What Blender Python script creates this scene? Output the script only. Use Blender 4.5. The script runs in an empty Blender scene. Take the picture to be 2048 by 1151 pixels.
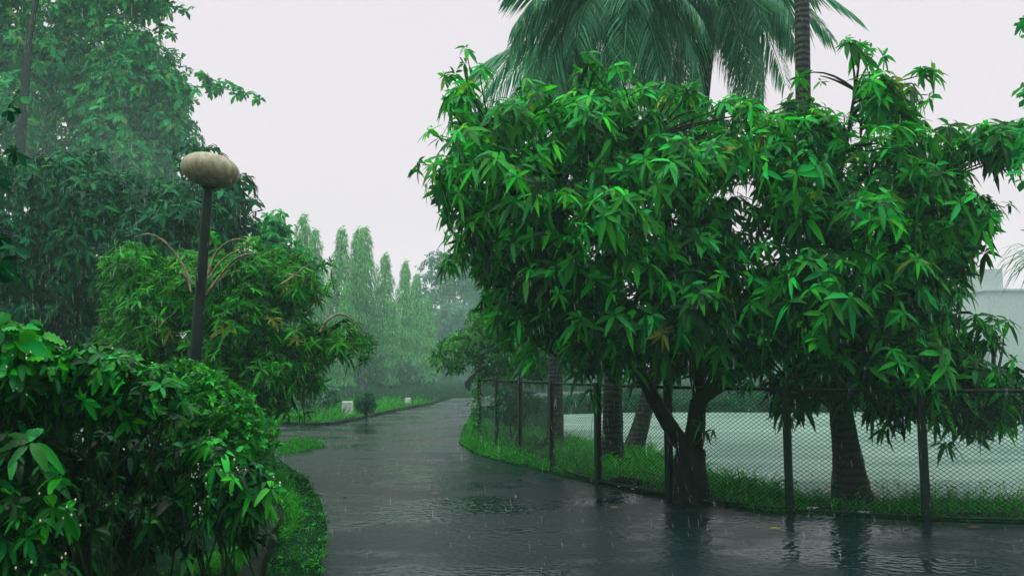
import bpy, math, random
import numpy as np
from mathutils import Vector

# ------------------------------------------------------------------ camera, sky, sun
scene = bpy.context.scene
COL = scene.collection
F = 2048 * 28 / 36.0
EYE = 1.8
PITCH = math.atan((735 - 575.5) / F)
cam_d = bpy.data.cameras.new('camera')
cam_d.sensor_width = 36
cam_d.lens = 28
cam_d.clip_start = 0.05
cam_d.clip_end = 2000
cam = bpy.data.objects.new('camera', cam_d)
COL.objects.link(cam)
cam.location = (0, 0, EYE)
cam.rotation_euler = (math.radians(90) + PITCH, 0, 0)
scene.camera = cam

SUN_EL, SUN_AZ = math.radians(60), math.radians(-115)   # azimuth from +Y towards +X
world = bpy.data.worlds.new('World')
scene.world = world
world.use_nodes = True
nt = world.node_tree
nt.nodes.clear()
sky = nt.nodes.new('ShaderNodeTexSky')
sky.sky_type = 'NISHITA'
sky.sun_disc = False
sky.sun_elevation = SUN_EL
sky.sun_rotation = SUN_AZ
sky.air_density = 2.0
sky.dust_density = 6.0
sc_ = nt.nodes.new('ShaderNodeMix'); sc_.data_type = 'RGBA'; sc_.blend_type = 'MULTIPLY'
sc_.inputs[0].default_value = 1.0
sc_.inputs[7].default_value = (0.08, 0.08, 0.08, 1)
nt.links.new(sky.outputs[0], sc_.inputs[6])
tc = nt.nodes.new('ShaderNodeTexCoord')
sx = nt.nodes.new('ShaderNodeSeparateXYZ')
nt.links.new(tc.outputs['Generated'], sx.inputs[0])
cl = nt.nodes.new('ShaderNodeValToRGB')       # overcast cloud layer, brightest overhead
cr_ = cl.color_ramp
cr_.elements[0].position = 0.0; cr_.elements[0].color = (1.30, 1.14, 1.26, 1)
cr_.elements[1].position = 1.0; cr_.elements[1].color = (3.8, 3.8, 3.8, 1)
for p_, c_ in ((.18, (1.0, .93, .99)), (.45, (.95, .90, .95)), (.62, (1.6, 1.6, 1.6))):
    e_ = cr_.elements.new(p_); e_.color = (*c_, 1)
nt.links.new(sx.outputs[2], cl.inputs[0])
mx = nt.nodes.new('ShaderNodeMix'); mx.data_type = 'RGBA'
mx.inputs[0].default_value = 0.96
nt.links.new(sc_.outputs[2], mx.inputs[6])
nt.links.new(cl.outputs[0], mx.inputs[7])
bg = nt.nodes.new('ShaderNodeBackground')
bg.inputs[1].default_value = 1.0
nt.links.new(mx.outputs[2], bg.inputs[0])
wo = nt.nodes.new('ShaderNodeOutputWorld')
nt.links.new(bg.outputs[0], wo.inputs[0])

sun_d = bpy.data.lights.new('sun', 'SUN')
sun_d.energy = 1.5
sun_d.angle = math.radians(30)
sun_d.color = (1.0, 0.98, 0.93)
sun = bpy.data.objects.new('sun', sun_d)
COL.objects.link(sun)
sdir = Vector((math.sin(SUN_AZ) * math.cos(SUN_EL), math.cos(SUN_AZ) * math.cos(SUN_EL), math.sin(SUN_EL)))
sun.rotation_euler = (-sdir).to_track_quat('-Z', 'Y').to_euler()

vs = scene.view_settings
vs.view_transform = 'Standard'
vs.look = 'None'
vs.exposure = -0.08
vs.gamma = 1.0
cy = scene.cycles
cy.max_bounces = 6
cy.diffuse_bounces = 1
cy.glossy_bounces = 2
cy.transmission_bounces = 3
cy.volume_bounces = 1
cy.transparent_max_bounces = 8
cy.use_denoising = True
cy.sample_clamp_indirect = 4.0
cy.caustics_reflective = False
cy.caustics_refractive = False

# ------------------------------------------------------------------ helpers
rng = np.random.default_rng(7)
CT, ST = math.cos(PITCH), math.sin(PITCH)


def at(px, py, y):
    """point seen at photograph pixel (px,py) at ground distance y"""
    u, v = (px - 1024) / F, (575.5 - py) / F
    d = np.array([u, CT - v * ST, ST + v * CT])
    return np.array([0, 0, EYE]) + d * (y / d[1])


def gp(px, py, h=0.0):
    """point on the ground (height h) seen at pixel"""
    u, v = (px - 1024) / F, (575.5 - py) / F
    d = np.array([u, CT - v * ST, ST + v * CT])
    return np.array([0, 0, EYE]) + d * ((h - EYE) / d[2])


def norm(a):
    return a / np.maximum(np.linalg.norm(a, axis=-1, keepdims=True), 1e-9)


class MB:
    """collects geometry for one mesh"""
    def __init__(self):
        self.v = []; self.f = {3: [], 4: []}; self.t = []; self.n = 0; self.fm = {3: [], 4: []}

    def add(self, V, faces, tint=0.5, mat=0):
        V = np.asarray(V, float).reshape(-1, 3)
        for k in (3, 4):
            if k in faces and len(faces[k]):
                a = np.asarray(faces[k], int).reshape(-1, k) + self.n
                self.f[k].append(a)
                self.fm[k].append(np.full(len(a), mat, int))
        self.v.append(V)
        self.t.append(np.broadcast_to(np.asarray(tint, float), (len(V),)))
        self.n += len(V)

    def box(self, c, s, rot=0.0, bev=0.0, tint=0.5):
        x, y, z = s[0] / 2, s[1] / 2, s[2] / 2
        V = []
        if bev <= 0:
            for dz in (-z, z):
                V += [(-x, -y, dz), (x, -y, dz), (x, y, dz), (-x, y, dz)]
            fs = [(3, 2, 1, 0), (4, 5, 6, 7)] + [(i, (i + 1) % 4, (i + 1) % 4 + 4, i + 4) for i in range(4)]
        else:
            b = bev
            for dz, i in ((-z, b), (-z + b, 0), (z - b, 0), (z, b)):
                V += [(-x + i, -y + i, dz), (x - i, -y + i, dz), (x - i, y - i, dz), (-x + i, y - i, dz)]
            fs = [(3, 2, 1, 0), (12, 13, 14, 15)]
            for k in range(3):
                fs += [(4 * k + i, 4 * k + (i + 1) % 4, 4 * k + 4 + (i + 1) % 4, 4 * k + 4 + i) for i in range(4)]
        V = np.array(V)
        cr, sr = math.cos(rot), math.sin(rot)
        V = np.stack([V[:, 0] * cr - V[:, 1] * sr, V[:, 0] * sr + V[:, 1] * cr, V[:, 2]], 1) + np.array(c)
        self.add(V, {4: fs}, tint)

    def tube(self, pts, rad, k=8, tint=0.5, cap=True, wob=0.0):
        pts = np.asarray(pts, float)
        n = len(pts)
        rad = np.asarray(rad, float)
        if rad.ndim and len(rad) != n: rad = np.interp(np.linspace(0, 1, n), np.linspace(0, 1, len(rad)), rad)
        rad = np.broadcast_to(rad, (n,))
        T = np.gradient(pts, axis=0)
        T = norm(T)
        ref = np.array([0.0, 1.0, 0.0]) if abs(T[:, 2]).mean() > 0.6 else np.array([0.0, 0.0, 1.0])
        A = norm(np.cross(T, ref)); B = np.cross(T, A)
        ang = np.arange(k) * 2 * math.pi / k
        rr = rad[:, None] * (1 + wob * rng.standard_normal((n, k)))
        V = pts[:, None] + rr[..., None] * (np.cos(ang)[None, :, None] * A[:, None] + np.sin(ang)[None, :, None] * B[:, None])
        V = V.reshape(-1, 3)
        i = np.arange(n - 1)[:, None] * k; j = np.arange(k)[None]
        q = np.stack([i + j, i + (j + 1) % k, i + k + (j + 1) % k, i + k + j], -1).reshape(-1, 4)
        tr = []
        if cap:
            V = np.vstack([V, pts[0], pts[-1]])
            c0, c1 = n * k, n * k + 1
            for a in range(k):
                tr.append((c0, (a + 1) % k, a)); tr.append((c1, (n - 1) * k + a, (n - 1) * k + (a + 1) % k))
        self.add(V, {4: q, 3: tr}, tint)

    def lathe(self, prof, k=24, c=(0, 0, 0), tint=0.5, M=None):
        V = []
        for r, z in prof:
            for a in range(k):
                t = a * 2 * math.pi / k
                V.append((r * math.cos(t), r * math.sin(t), z))
        V = np.array(V)
        if M is not None:
            V = V @ M.T
        V = V + np.array(c)
        q = [(i * k + a, i * k + (a + 1) % k, i * k + k + (a + 1) % k, i * k + k + a) for i in range(len(prof) - 1) for a in range(k)]
        self.add(V, {4: q}, tint)

    def build(self, name, mat, parent=None, smooth=True):
        V = np.concatenate(self.v); T = np.concatenate(self.t)
        f3 = np.concatenate(self.f[3]) if self.f[3] else np.zeros((0, 3), int)
        f4 = np.concatenate(self.f[4]) if self.f[4] else np.zeros((0, 4), int)
        me = bpy.data.meshes.new(name)
        me.vertices.add(len(V)); me.vertices.foreach_set('co', V.astype(np.float32).ravel())
        nl = f3.size + f4.size; npoly = len(f3) + len(f4)
        me.loops.add(nl); me.polygons.add(npoly)
        me.loops.foreach_set('vertex_index', np.concatenate([f3.ravel(), f4.ravel()]).astype(np.int32))
        tot = np.concatenate([np.full(len(f3), 3), np.full(len(f4), 4)])
        st = np.concatenate([[0], np.cumsum(tot)[:-1]]) if npoly else np.zeros(0)
        me.polygons.foreach_set('loop_start', st.astype(np.int32))
        me.update(calc_edges=True)
        fmi = np.concatenate(self.fm[3] + self.fm[4])
        me.polygons.foreach_set('use_smooth', np.full(npoly, smooth))
        at_ = me.attributes.new('tint', 'FLOAT', 'POINT')
        at_.data.foreach_set('value', T.astype(np.float32))
        me.polygons.foreach_set('material_index', fmi.astype(np.int32))
        for m in (mat if isinstance(mat, (list, tuple)) else [mat]):
            me.materials.append(m)
        o = bpy.data.objects.new(name, me)
        COL.objects.link(o)
        if parent is not None:
            o.parent = parent
            o.matrix_parent_inverse = parent.matrix_basis.inverted()
        return o


def tag(o, label=None, cat=None, group=None, kind=None):
    if label: o['label'] = label
    if cat: o['category'] = cat
    if group: o['group'] = group
    if kind: o['kind'] = kind
    return o


def thing(name, loc, label, cat, group=None):
    o = bpy.data.objects.new(name, None)
    o.empty_display_size = 0.2
    o.location = Vector([float(c) for c in loc])
    COL.objects.link(o)
    return tag(o, label, cat, group)


def copy_tree(o, label, loc=None, rotz=0.0, scale=1.0):
    c = o.copy(); COL.objects.link(c)
    if loc is not None: c.location = loc
    c.rotation_euler = (rng.normal(0, .025), rng.normal(0, .025), rotz); c.scale = (scale if hasattr(scale, '__len__') else (scale,) * 3)
    c['label'] = label
    for ch in o.children:
        d = ch.copy(); COL.objects.link(d); d.parent = c
    return c


# leaf templates: (t along, s across, lift) and faces
def tmpl(kind):
    if kind == 'diamond':
        P = [(0, 0), (.45, -.5), (1, 0), (.45, .5)]; f = {4: [(0, 1, 2, 3)]}
    elif kind == 'kite':                      # wide towards the tip
        P = [(0, 0), (.62, -.5), (1, 0), (.62, .5)]; f = {3: [(0, 1, 2), (0, 2, 3)]}
    elif kind in ('lance', 'obov'):
        w1, w2, t1, t2 = (.46, .40, .3, .68) if kind == 'lance' else (.34, .5, .35, .75)
        P = [(0, 0), (t1, -w1), (t1, 0), (t1, w1), (t2, -w2), (t2, 0), (t2, w2), (1, 0)]
        f = {3: [(0, 1, 2), (0, 2, 3), (4, 7, 5), (5, 7, 6)], 4: [(1, 4, 5, 2), (2, 5, 6, 3)]}
    elif kind == 'broad':                     # close-up leaf with ribbed veins
        P = []; n = 13
        for i in range(n):
            t = i / (n - 1)
            w = 0.5 * (math.sin(math.pi * min(1, t ** 0.85)) ** 0.75) if 0 < t < 1 else 0.015
            for s in (-1, -.5, 0, .5, 1):
                P.append((min(1, max(0, t - abs(s) * 0.0 + (0.06 * abs(s) if 0 < i < n - 1 else 0))), s * w))
        q = []
        for i in range(n - 1):
            for j in range(4):
                q.append((i * 5 + j, i * 5 + 5 + j, i * 5 + 6 + j, i * 5 + 1 + j))
        f = {4: q}
    return np.array(P, float), f


def leaves(mb, base, d, nrm, L, W, kind='diamond', g=0.25, fold=0.3, tint=0.5, curl=0.0):
    """base,d,nrm (N,3); L,W (N,)"""
    P, f = tmpl(kind)
    N, K = len(base), len(P)
    d = norm(d); side = norm(np.cross(d, nrm)); n = np.cross(side, d)
    L = np.broadcast_to(L, (N,)); W = np.broadcast_to(W, (N,)); g = np.broadcast_to(g, (N,))
    t = P[:, 0]; s = P[:, 1]
    V = base[:, None] + d[:, None] * (L[:, None] * t)[..., None] + side[:, None] * (W[:, None] * s)[..., None]
    lift = fold * np.abs(s)
    if kind == 'broad':
        rib = np.where(np.arange(K) // 5 % 2 == 0, 0.06, -0.06) * (np.abs(s) > .02)
        lift = lift + rib
    V = V + n[:, None] * (W[:, None] * lift)[..., None]
    V[..., 2] -= (L * g)[:, None] * t ** 2
    if np.any(curl):
        V = V + n[:, None] * ((L * curl)[:, None] * t ** 2)[..., None] * -1
    off = (np.arange(N) * K)
    faces = {}
    for k in f:
        a = np.array(f[k])
        faces[k] = (a[None] + off[:, None, None]).reshape(-1, k)
    tn = np.broadcast_to(tint, (N,))
    mb.add(V.reshape(-1, 3), faces, np.repeat(tn, K))


def rand_dirs(n, up=0.0):
    d = rng.standard_normal((n, 3)); d[:, 2] += up
    return norm(d)


def whorls(mb, pos, axis, k, L, wr, kind='lance', elev=(-.1, .6), g=0.35, tint=None, fold=0.3):
    N = len(pos)
    axis = norm(axis)
    ref = np.where(np.abs(axis[:, 2:3]) > .9, np.array([[1.0, 0, 0]]), np.array([[0, 0, 1.0]]))
    A = norm(np.cross(axis, ref)); B = np.cross(axis, A)
    kk = k
    ph = (np.arange(kk)[None] * 2 * math.pi / kk + rng.uniform(0, 6.3, (N, 1)) + rng.normal(0, .25, (N, kk)))
    e = rng.uniform(elev[0], elev[1], (N, kk))
    rad = np.cos(ph)[..., None] * A[:, None] + np.sin(ph)[..., None] * B[:, None]
    d = np.cos(e)[..., None] * rad + np.sin(e)[..., None] * axis[:, None]
    nr = axis[:, None] - rad * 0.2 + rng.normal(0, .18, (N, kk, 3))
    Ls = L * rng.uniform(.55, 1.15, (N, kk)) * rng.uniform(.65, 1.2, (N, 1))
    base = pos[:, None] + axis[:, None] * rng.uniform(-.14, .05, (N, kk, 1)) * L
    Ls = np.where(rng.random((N, kk)) < .1, Ls * .3, Ls)
    if tint is None: tint = rng.uniform(0, 1, N)
    tt = np.where(tint[:, None] >= 1, 1, np.clip(tint[:, None] + rng.normal(0, .12, (N, kk)), 0, .965))
    leaves(mb, base.reshape(-1, 3), d.reshape(-1, 3), nr.reshape(-1, 3), Ls.ravel(), (Ls * wr).ravel(), kind,
           g=rng.uniform(.5, 1.5, N * kk) * g, fold=fold, tint=tt.ravel())


def poly_dist(poly, p):
    """signed: inside>0, distance in pixels to polygon edge"""
    poly = np.asarray(poly, float); p = np.asarray(p, float)
    a = poly; b = np.roll(poly, -1, 0)
    ab = b - a
    ap = p[:, None] - a[None]
    t = np.clip((ap * ab).sum(-1) / np.maximum((ab * ab).sum(-1), 1e-9), 0, 1)
    dist = np.linalg.norm(ap - t[..., None] * ab, axis=-1).min(1)
    x, y = p[:, 0:1], p[:, 1:2]
    cond = ((a[:, 1] > y) != (b[:, 1] > y))
    xi = a[:, 0] + (y - a[:, 1]) / np.where(np.abs(b[:, 1] - a[:, 1]) < 1e-9, 1e-9, b[:, 1] - a[:, 1]) * ab[:, 0]
    ins = ((x < xi) & cond).sum(1) % 2 == 1
    return np.where(ins, dist, -dist)


def blobs(poly, y0, depth, n, rmax, rmin=25, edge=0.85, holes=()):
    """clump centres (world) and radii filling an outline with real depth"""
    poly = np.asarray(poly, float)
    lo, hi = poly.min(0), poly.max(0)
    C, R = [], []
    tries = 0
    while len(C) < n and tries < 60:
        tries += 1
        p = rng.uniform(lo, hi, (n * 3, 2))
        dd = poly_dist(poly, p)
        for q, dist in zip(p, dd):
            if dist < rmin * edge or len(C) >= n: continue
            if any((q[0] - h[0]) ** 2 + (q[1] - h[1]) ** 2 < h[2] ** 2 for h in holes): continue
            r = min(rmax, max(rmin, dist / edge)) * rng.uniform(.75, 1)
            th = math.sqrt(min(1, dist / (3.0 * rmax)))
            y = y0 + rng.uniform(-1, 1) * depth * th
            C.append(at(q[0], q[1], y)); R.append(r * y0 / F)
    return np.array(C), np.array(R)


def plus(C, R, more, y0):
    if not len(more): return C, R
    return (np.vstack([C, [at(x, y, y0 + rng.uniform(-.4, .4)) for x, y, r in more]]), np.concatenate([R, [r * y0 / F for x, y, r in more]]))


def shell(C, R, per, up=0.3, inner=.45):
    """random points on the clumps' shells, with outward directions"""
    w = R ** 2 / (R ** 2).sum()
    idx = rng.choice(len(C), per, p=w)
    d = rand_dirs(per, up)
    d[:, 2] *= 0.85
    pos = C[idx] + d * (R[idx] * rng.uniform(inner, 1, per) ** .7)[:, None]
    return pos, norm(d), idx


def branches(mb, C, roots, r0=.03, k=5, every=1, maxd=9):
    """twigs from the nearest limb point to each clump"""
    roots = np.asarray(roots, float)
    for c in C[::every]:
        dd = np.linalg.norm(roots - c, axis=1)
        i = dd.argmin(); a = roots[i]
        if dd[i] > maxd: continue
        m = (a + c) / 2 + rng.normal(0, .08, 3) * dd[i] + np.array([0, 0, .08 * dd[i]])
        t = np.linspace(0, 1, 6)[:, None]
        p = (1 - t) ** 2 * a + 2 * t * (1 - t) * m + t ** 2 * c
        mb.tube(p, np.linspace(r0, r0 * .3, 6), k, cap=False)


def curve(pts, n=12):
    """smooth polyline (Catmull-Rom) through control points"""
    P = np.asarray(pts, float)
    P = np.vstack([2 * P[0] - P[1], P, 2 * P[-1] - P[-2]])
    out = []
    for i in range(1, len(P) - 2):
        for t in np.linspace(0, 1, n, endpoint=(i == len(P) - 3)):
            a, b, c, d = P[i - 1], P[i], P[i + 1], P[i + 2]
            out.append(.5 * ((2 * b) + (-a + c) * t + (2 * a - 5 * b + 4 * c - d) * t * t + (-a + 3 * b - 3 * c + d) * t ** 3))
    return np.array(out)


# ------------------------------------------------------------------ materials
def new_mat(name):
    m = bpy.data.materials.new(name); m.use_nodes = True
    n = m.node_tree; n.nodes.clear()
    out = n.nodes.new('ShaderNodeOutputMaterial')
    return m, n, out


def leaf_mat(name, dark, light, rough=.38, trans=.3, spec=.5, old=None):
    m, n, out = new_mat(name)
    a = n.nodes.new('ShaderNodeAttribute'); a.attribute_name = 'tint'
    r = n.nodes.new('ShaderNodeValToRGB')
    r.color_ramp.elements[0].color = (*dark, 1); r.color_ramp.elements[1].color = (*light, 1)
    r.color_ramp.elements[0].position = .1; r.color_ramp.elements[1].position = .93
    if old:
        e = r.color_ramp.elements.new(.99); e.color = (*old, 1)
    n.links.new(a.outputs['Fac'], r.inputs[0])
    g = n.nodes.new('ShaderNodeNewGeometry')
    h = n.nodes.new('ShaderNodeHueSaturation')
    mr = n.nodes.new('ShaderNodeMapRange'); mr.inputs[3].default_value = .45; mr.inputs[4].default_value = 1.4
    n.links.new(g.outputs['Random Per Island'], mr.inputs[0]); n.links.new(mr.outputs[0], h.inputs['Value'])
    n.links.new(r.outputs[0], h.inputs['Color'])
    mh = n.nodes.new('ShaderNodeMapRange'); mh.inputs[3].default_value = .49; mh.inputs[4].default_value = .53
    wn = n.nodes.new('ShaderNodeTexWhiteNoise'); wn.noise_dimensions = '1D'
    n.links.new(g.outputs['Random Per Island'], wn.inputs['W']); n.links.new(wn.outputs['Value'], mh.inputs[0]); n.links.new(mh.outputs[0], h.inputs['Hue'])
    p = n.nodes.new('ShaderNodeBsdfPrincipled')
    p.inputs['Roughness'].default_value = rough
    p.inputs['Specular IOR Level'].default_value = spec
    n.links.new(h.outputs[0], p.inputs['Base Color'])
    t = n.nodes.new('ShaderNodeBsdfTranslucent')
    h2 = n.nodes.new('ShaderNodeHueSaturation'); h2.inputs['Hue'].default_value = .485; h2.inputs['Value'].default_value = 1.5
    n.links.new(h.outputs[0], h2.inputs['Color']); n.links.new(h2.outputs[0], t.inputs[0])
    mx = n.nodes.new('ShaderNodeMixShader'); mx.inputs[0].default_value = trans
    n.links.new(p.outputs[0], mx.inputs[1]); n.links.new(t.outputs[0], mx.inputs[2])
    n.links.new(mx.outputs[0], out.inputs[0])
    return m


def plain_mat(name, c1, c2, rough=.7, scale=8, bump=.3, spec=.4, stretch=(1, 1, 1), metal=0.0, detail=6):
    m, n, out = new_mat(name)
    tc = n.nodes.new('ShaderNodeTexCoord')
    mp = n.nodes.new('ShaderNodeMapping'); mp.inputs['Scale'].default_value = stretch
    n.links.new(tc.outputs['Object'], mp.inputs[0])
    no = n.nodes.new('ShaderNodeTexNoise'); no.inputs['Scale'].default_value = scale; no.inputs['Detail'].default_value = detail
    n.links.new(mp.outputs[0], no.inputs['Vector'])
    r = n.nodes.new('ShaderNodeValToRGB')
    r.color_ramp.elements[0].color = (*c1, 1); r.color_ramp.elements[1].color = (*c2, 1)
    r.color_ramp.elements[0].position = .35; r.color_ramp.elements[1].position = .68
    n.links.new(no.outputs[0], r.inputs[0])
    p = n.nodes.new('ShaderNodeBsdfPrincipled')
    p.inputs['Roughness'].default_value = rough; p.inputs['Specular IOR Level'].default_value = spec
    p.inputs['Metallic'].default_value = metal
    n.links.new(r.outputs[0], p.inputs['Base Color'])
    if bump:
        b = n.nodes.new('ShaderNodeBump'); b.inputs['Strength'].default_value = bump; b.inputs['Distance'].default_value = .03
        n.links.new(no.outputs[0], b.inputs['Height']); n.links.new(b.outputs[0], p.inputs['Normal'])
    n.links.new(p.outputs[0], out.inputs[0])
    return m


def road_mat():
    m, n, out = new_mat('wet_asphalt')
    tc = n.nodes.new('ShaderNodeTexCoord')
    def noise(scale, st, detail=4, rough=.6):
        mp = n.nodes.new('ShaderNodeMapping'); mp.inputs['Scale'].default_value = st
        n.links.new(tc.outputs['Object'], mp.inputs[0])
        x = n.nodes.new('ShaderNodeTexNoise'); x.inputs['Scale'].default_value = scale
        x.inputs['Detail'].default_value = detail; x.inputs['Roughness'].default_value = rough
        n.links.new(mp.outputs[0], x.inputs['Vector'])
        return x
    def ramp(src, c1, c2, p1, p2):
        r = n.nodes.new('ShaderNodeValToRGB')
        r.color_ramp.elements[0].color = (*c1, 1); r.color_ramp.elements[1].color = (*c2, 1)
        r.color_ramp.elements[0].position = p1; r.color_ramp.elements[1].position = p2
        n.links.new(src.outputs[0], r.inputs[0]); return r
    big = noise(.8, (.55, 1, 1), 5)            # puddles against damp asphalt
    fine = noise(60, (1, 1, 1), 5, .7)         # aggregate
    flow = noise(3.2, (.22, 1, 1), 4, .65)     # thin sheets of running water
    drops = n.nodes.new('ShaderNodeTexVoronoi'); drops.inputs['Scale'].default_value = 13
    n.links.new(tc.outputs['Object'], drops.inputs['Vector'])
    base = ramp(fine, (.002, .008, .009), (.007, .019, .020), .35, .7)
    p = n.nodes.new('ShaderNodeBsdfPrincipled')
    n.links.new(base.outputs[0], p.inputs['Base Color'])
    rr = ramp(big, (.06,) * 3, (.30,) * 3, .41, .52)
    n.links.new(rr.outputs[0], p.inputs['Roughness'])
    p.inputs['IOR'].default_value = 1.16; p.inputs['Specular Tint'].default_value = (.78, 1.0, 1.0, 1)
    b1 = n.nodes.new('ShaderNodeBump'); b1.inputs['Strength'].default_value = .15; b1.inputs['Distance'].default_value = .05
    n.links.new(flow.outputs[0], b1.inputs['Height'])
    rg = ramp(big, (.06,) * 3, (.45,) * 3, .42, .6)
    b2 = n.nodes.new('ShaderNodeBump'); b2.inputs['Distance'].default_value = .008
    n.links.new(rg.outputs[0], b2.inputs['Strength'])
    n.links.new(fine.outputs[0], b2.inputs['Height']); n.links.new(b1.outputs[0], b2.inputs['Normal'])
    b3 = n.nodes.new('ShaderNodeBump'); b3.inputs['Strength'].default_value = .3; b3.inputs['Distance'].default_value = .02
    n.links.new(drops.outputs[0], b3.inputs['Height']); n.links.new(b2.outputs[0], b3.inputs['Normal'])
    n.links.new(b3.outputs[0], p.inputs['Normal'])
    n.links.new(p.outputs[0], out.inputs[0])
    return m


def trunk_ring_mat(name):
    m, n, out = new_mat(name)
    tc = n.nodes.new('ShaderNodeTexCoord')
    w = n.nodes.new('ShaderNodeTexWave'); w.bands_direction = 'Z'; w.inputs['Scale'].default_value = 3.2
    w.inputs['Distortion'].default_value = 5; w.inputs['Detail'].default_value = 3
    n.links.new(tc.outputs['Object'], w.inputs['Vector'])
    r = n.nodes.new('ShaderNodeValToRGB')
    r.color_ramp.elements[0].color = (.004, .009, .007, 1); r.color_ramp.elements[1].color = (.026, .034, .028, 1)
    no = n.nodes.new('ShaderNodeTexNoise'); no.inputs['Scale'].default_value = 7; no.inputs['Detail'].default_value = 6
    n.links.new(tc.outputs['Object'], no.inputs['Vector'])
    ad = n.nodes.new('ShaderNodeMath'); ad.operation = 'MULTIPLY'
    n.links.new(w.outputs['Fac'], ad.inputs[0]); n.links.new(no.outputs[0], ad.inputs[1])
    ad2 = n.nodes.new('ShaderNodeMath'); ad2.operation = 'MULTIPLY'; ad2.inputs[1].default_value = 1.8
    n.links.new(ad.outputs[0], ad2.inputs[0]); n.links.new(ad2.outputs[0], r.inputs[0])
    p = n.nodes.new('ShaderNodeBsdfPrincipled'); p.inputs['Roughness'].default_value = .6
    p.inputs['Specular IOR Level'].default_value = .15
    n.links.new(r.outputs[0], p.inputs['Base Color'])
    b = n.nodes.new('ShaderNodeBump'); b.inputs['Strength'].default_value = .6; b.inputs['Distance'].default_value = .03
    n.links.new(ad.outputs[0], b.inputs['Height']); n.links.new(b.outputs[0], p.inputs['Normal'])
    n.links.new(p.outputs[0], out.inputs[0])
    return m


M = {}
M['mango'] = leaf_mat('mango_leaf', (.001, .04, .004), (.022, .50, .012), .5, .28, spec=.1, old=(.24, .30, .03))
M['hazy_leaf'] = leaf_mat('tall_tree_leaf', (.006, .14, .035), (.025, .38, .06), .5, .38, spec=.05, old=(.2, .24, .06))
M['dark_leaf'] = leaf_mat('dense_tree_leaf', (.001, .04, .013), (.004, .14, .030), .5, .2, spec=.05)
M['shrub_leaf'] = leaf_mat('shrub_leaf', (.003, .06, .004), (.045, .38, .008), .5, .28, spec=.1, old=(.2, .26, .02))
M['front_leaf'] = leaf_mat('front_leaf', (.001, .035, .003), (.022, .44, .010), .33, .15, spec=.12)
M['box_leaf'] = leaf_mat('clipped_leaf', (.002, .08, .004), (.035, .40, .010), .45, .25, spec=.15)
M['ashoka'] = leaf_mat('columnar_leaf', (.05, .22, .05), (.15, .48, .10), .5, .35, spec=.1)
M['far_leaf'] = leaf_mat('far_leaf', (.01, .09, .03), (.025, .16, .05), .5, .25, spec=.3)
M['corner_leaf'] = leaf_mat('corner_leaf', (.012, .12, .014), (.06, .32, .03), .5, .35, spec=.1, old=(.14, .2, .03))
M['palm_leaf'] = leaf_mat('palm_leaf', (.035, .18, .085), (.11, .40, .18), .5, .4, spec=.15, old=(.22, .2, .08))
M['grass'] = leaf_mat('grass_blade', (.004, .08, .002), (.03, .38, .004), .55, .35, spec=.25)
M['bark'] = plain_mat('wet_bark', (.003, .005, .004), (.013, .016, .012), .6, 9, .8, spec=.06, stretch=(1, 1, .35))
M['pale_bark'] = plain_mat('pale_branch_bark', (.07, .068, .04), (.25, .24, .13), .6, 14, .8, spec=.2)
M['stem'] = plain_mat('green_stem', (.006, .022, .005), (.018, .045, .01), .5, 15, .3, spec=.1)
M['ring_bark'] = trunk_ring_mat('ringed_palm_bark')
M['road'] = road_mat()
M['ground'] = plain_mat('wet_mossy_soil', (.003, .012, .007), (.008, .030, .012), 1.0, 2.2, .6, spec=.0, detail=10)
M['field'] = plain_mat('wet_sandy_field', (.07, .16, .125), (.175, .29, .235), .6, .6, .2, spec=.15, stretch=(.5, 1.4, 1))
M['moss'] = plain_mat('mossy_kerb', (.003, .008, .005), (.012, .024, .012), .7, 7, .6, spec=.05)
M['steel'] = plain_mat('dark_green_paint', (.003, .010, .008), (.010, .022, .018), .45, 20, .15, spec=.1)
M['wire'] = plain_mat('dark_wire', (.004, .012, .010), (.01, .022, .02), .5, 30, 0, spec=.1)
M['lamp_pole'] = plain_mat('wet_black_pole', (.005, .011, .011), (.016, .026, .023), .5, 9, .3, spec=.12, stretch=(1, 1, .25))
M['lamp_shade'] = plain_mat('weathered_lamp_shell', (.17, .165, .095), (.34, .33, .21), .5, 11, .0, spec=.25, stretch=(1.6, 1.6, .45))
M['stone'] = plain_mat('pale_stone', (.32, .38, .38), (.52, .56, .55), .6, 6, .2)
M['bud'] = plain_mat('white_bud', (.7, .68, .55), (.85, .82, .7), .4, 30, 0)
M['cloth'] = plain_mat('dark_cloth', (.008, .016, .018), (.02, .03, .032), .7, 12, .3)
M['plaster'] = plain_mat('grey_plaster', (.32, .36, .36), (.42, .46, .45), .8, 2, .1)
M['window'] = plain_mat('dark_window', (.03, .04, .045), (.06, .07, .08), .15, 3, 0)
M['log'] = M['bark']
M['litter'] = plain_mat('pale_litter', (.45, .5, .5), (.65, .68, .66), .4, 10, .1)
M['rain'] = plain_mat('rain_water', (.75, .8, .82), (.85, .88, .9), .15, 3, 0)

# ------------------------------------------------------------------ ground, road, field
GX, GY0, GY1 = 140.0, -14.0, 300.0


def sheet(name, pts, z, mat, thick=0.0):
    mb = MB()
    pts = [np.array([p[0], p[1], z]) for p in pts]
    me = bpy.data.meshes.new(name)
    me.from_pydata([tuple(p) for p in pts], [], [tuple(range(len(pts)))])
    me.validate(); me.update()
    me.materials.append(mat)
    o = bpy.data.objects.new(name, me); COL.objects.link(o)
    if me.polygons[0].normal.z < 0:
        me.flip_normals()
    return tag(o, kind='structure')


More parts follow.
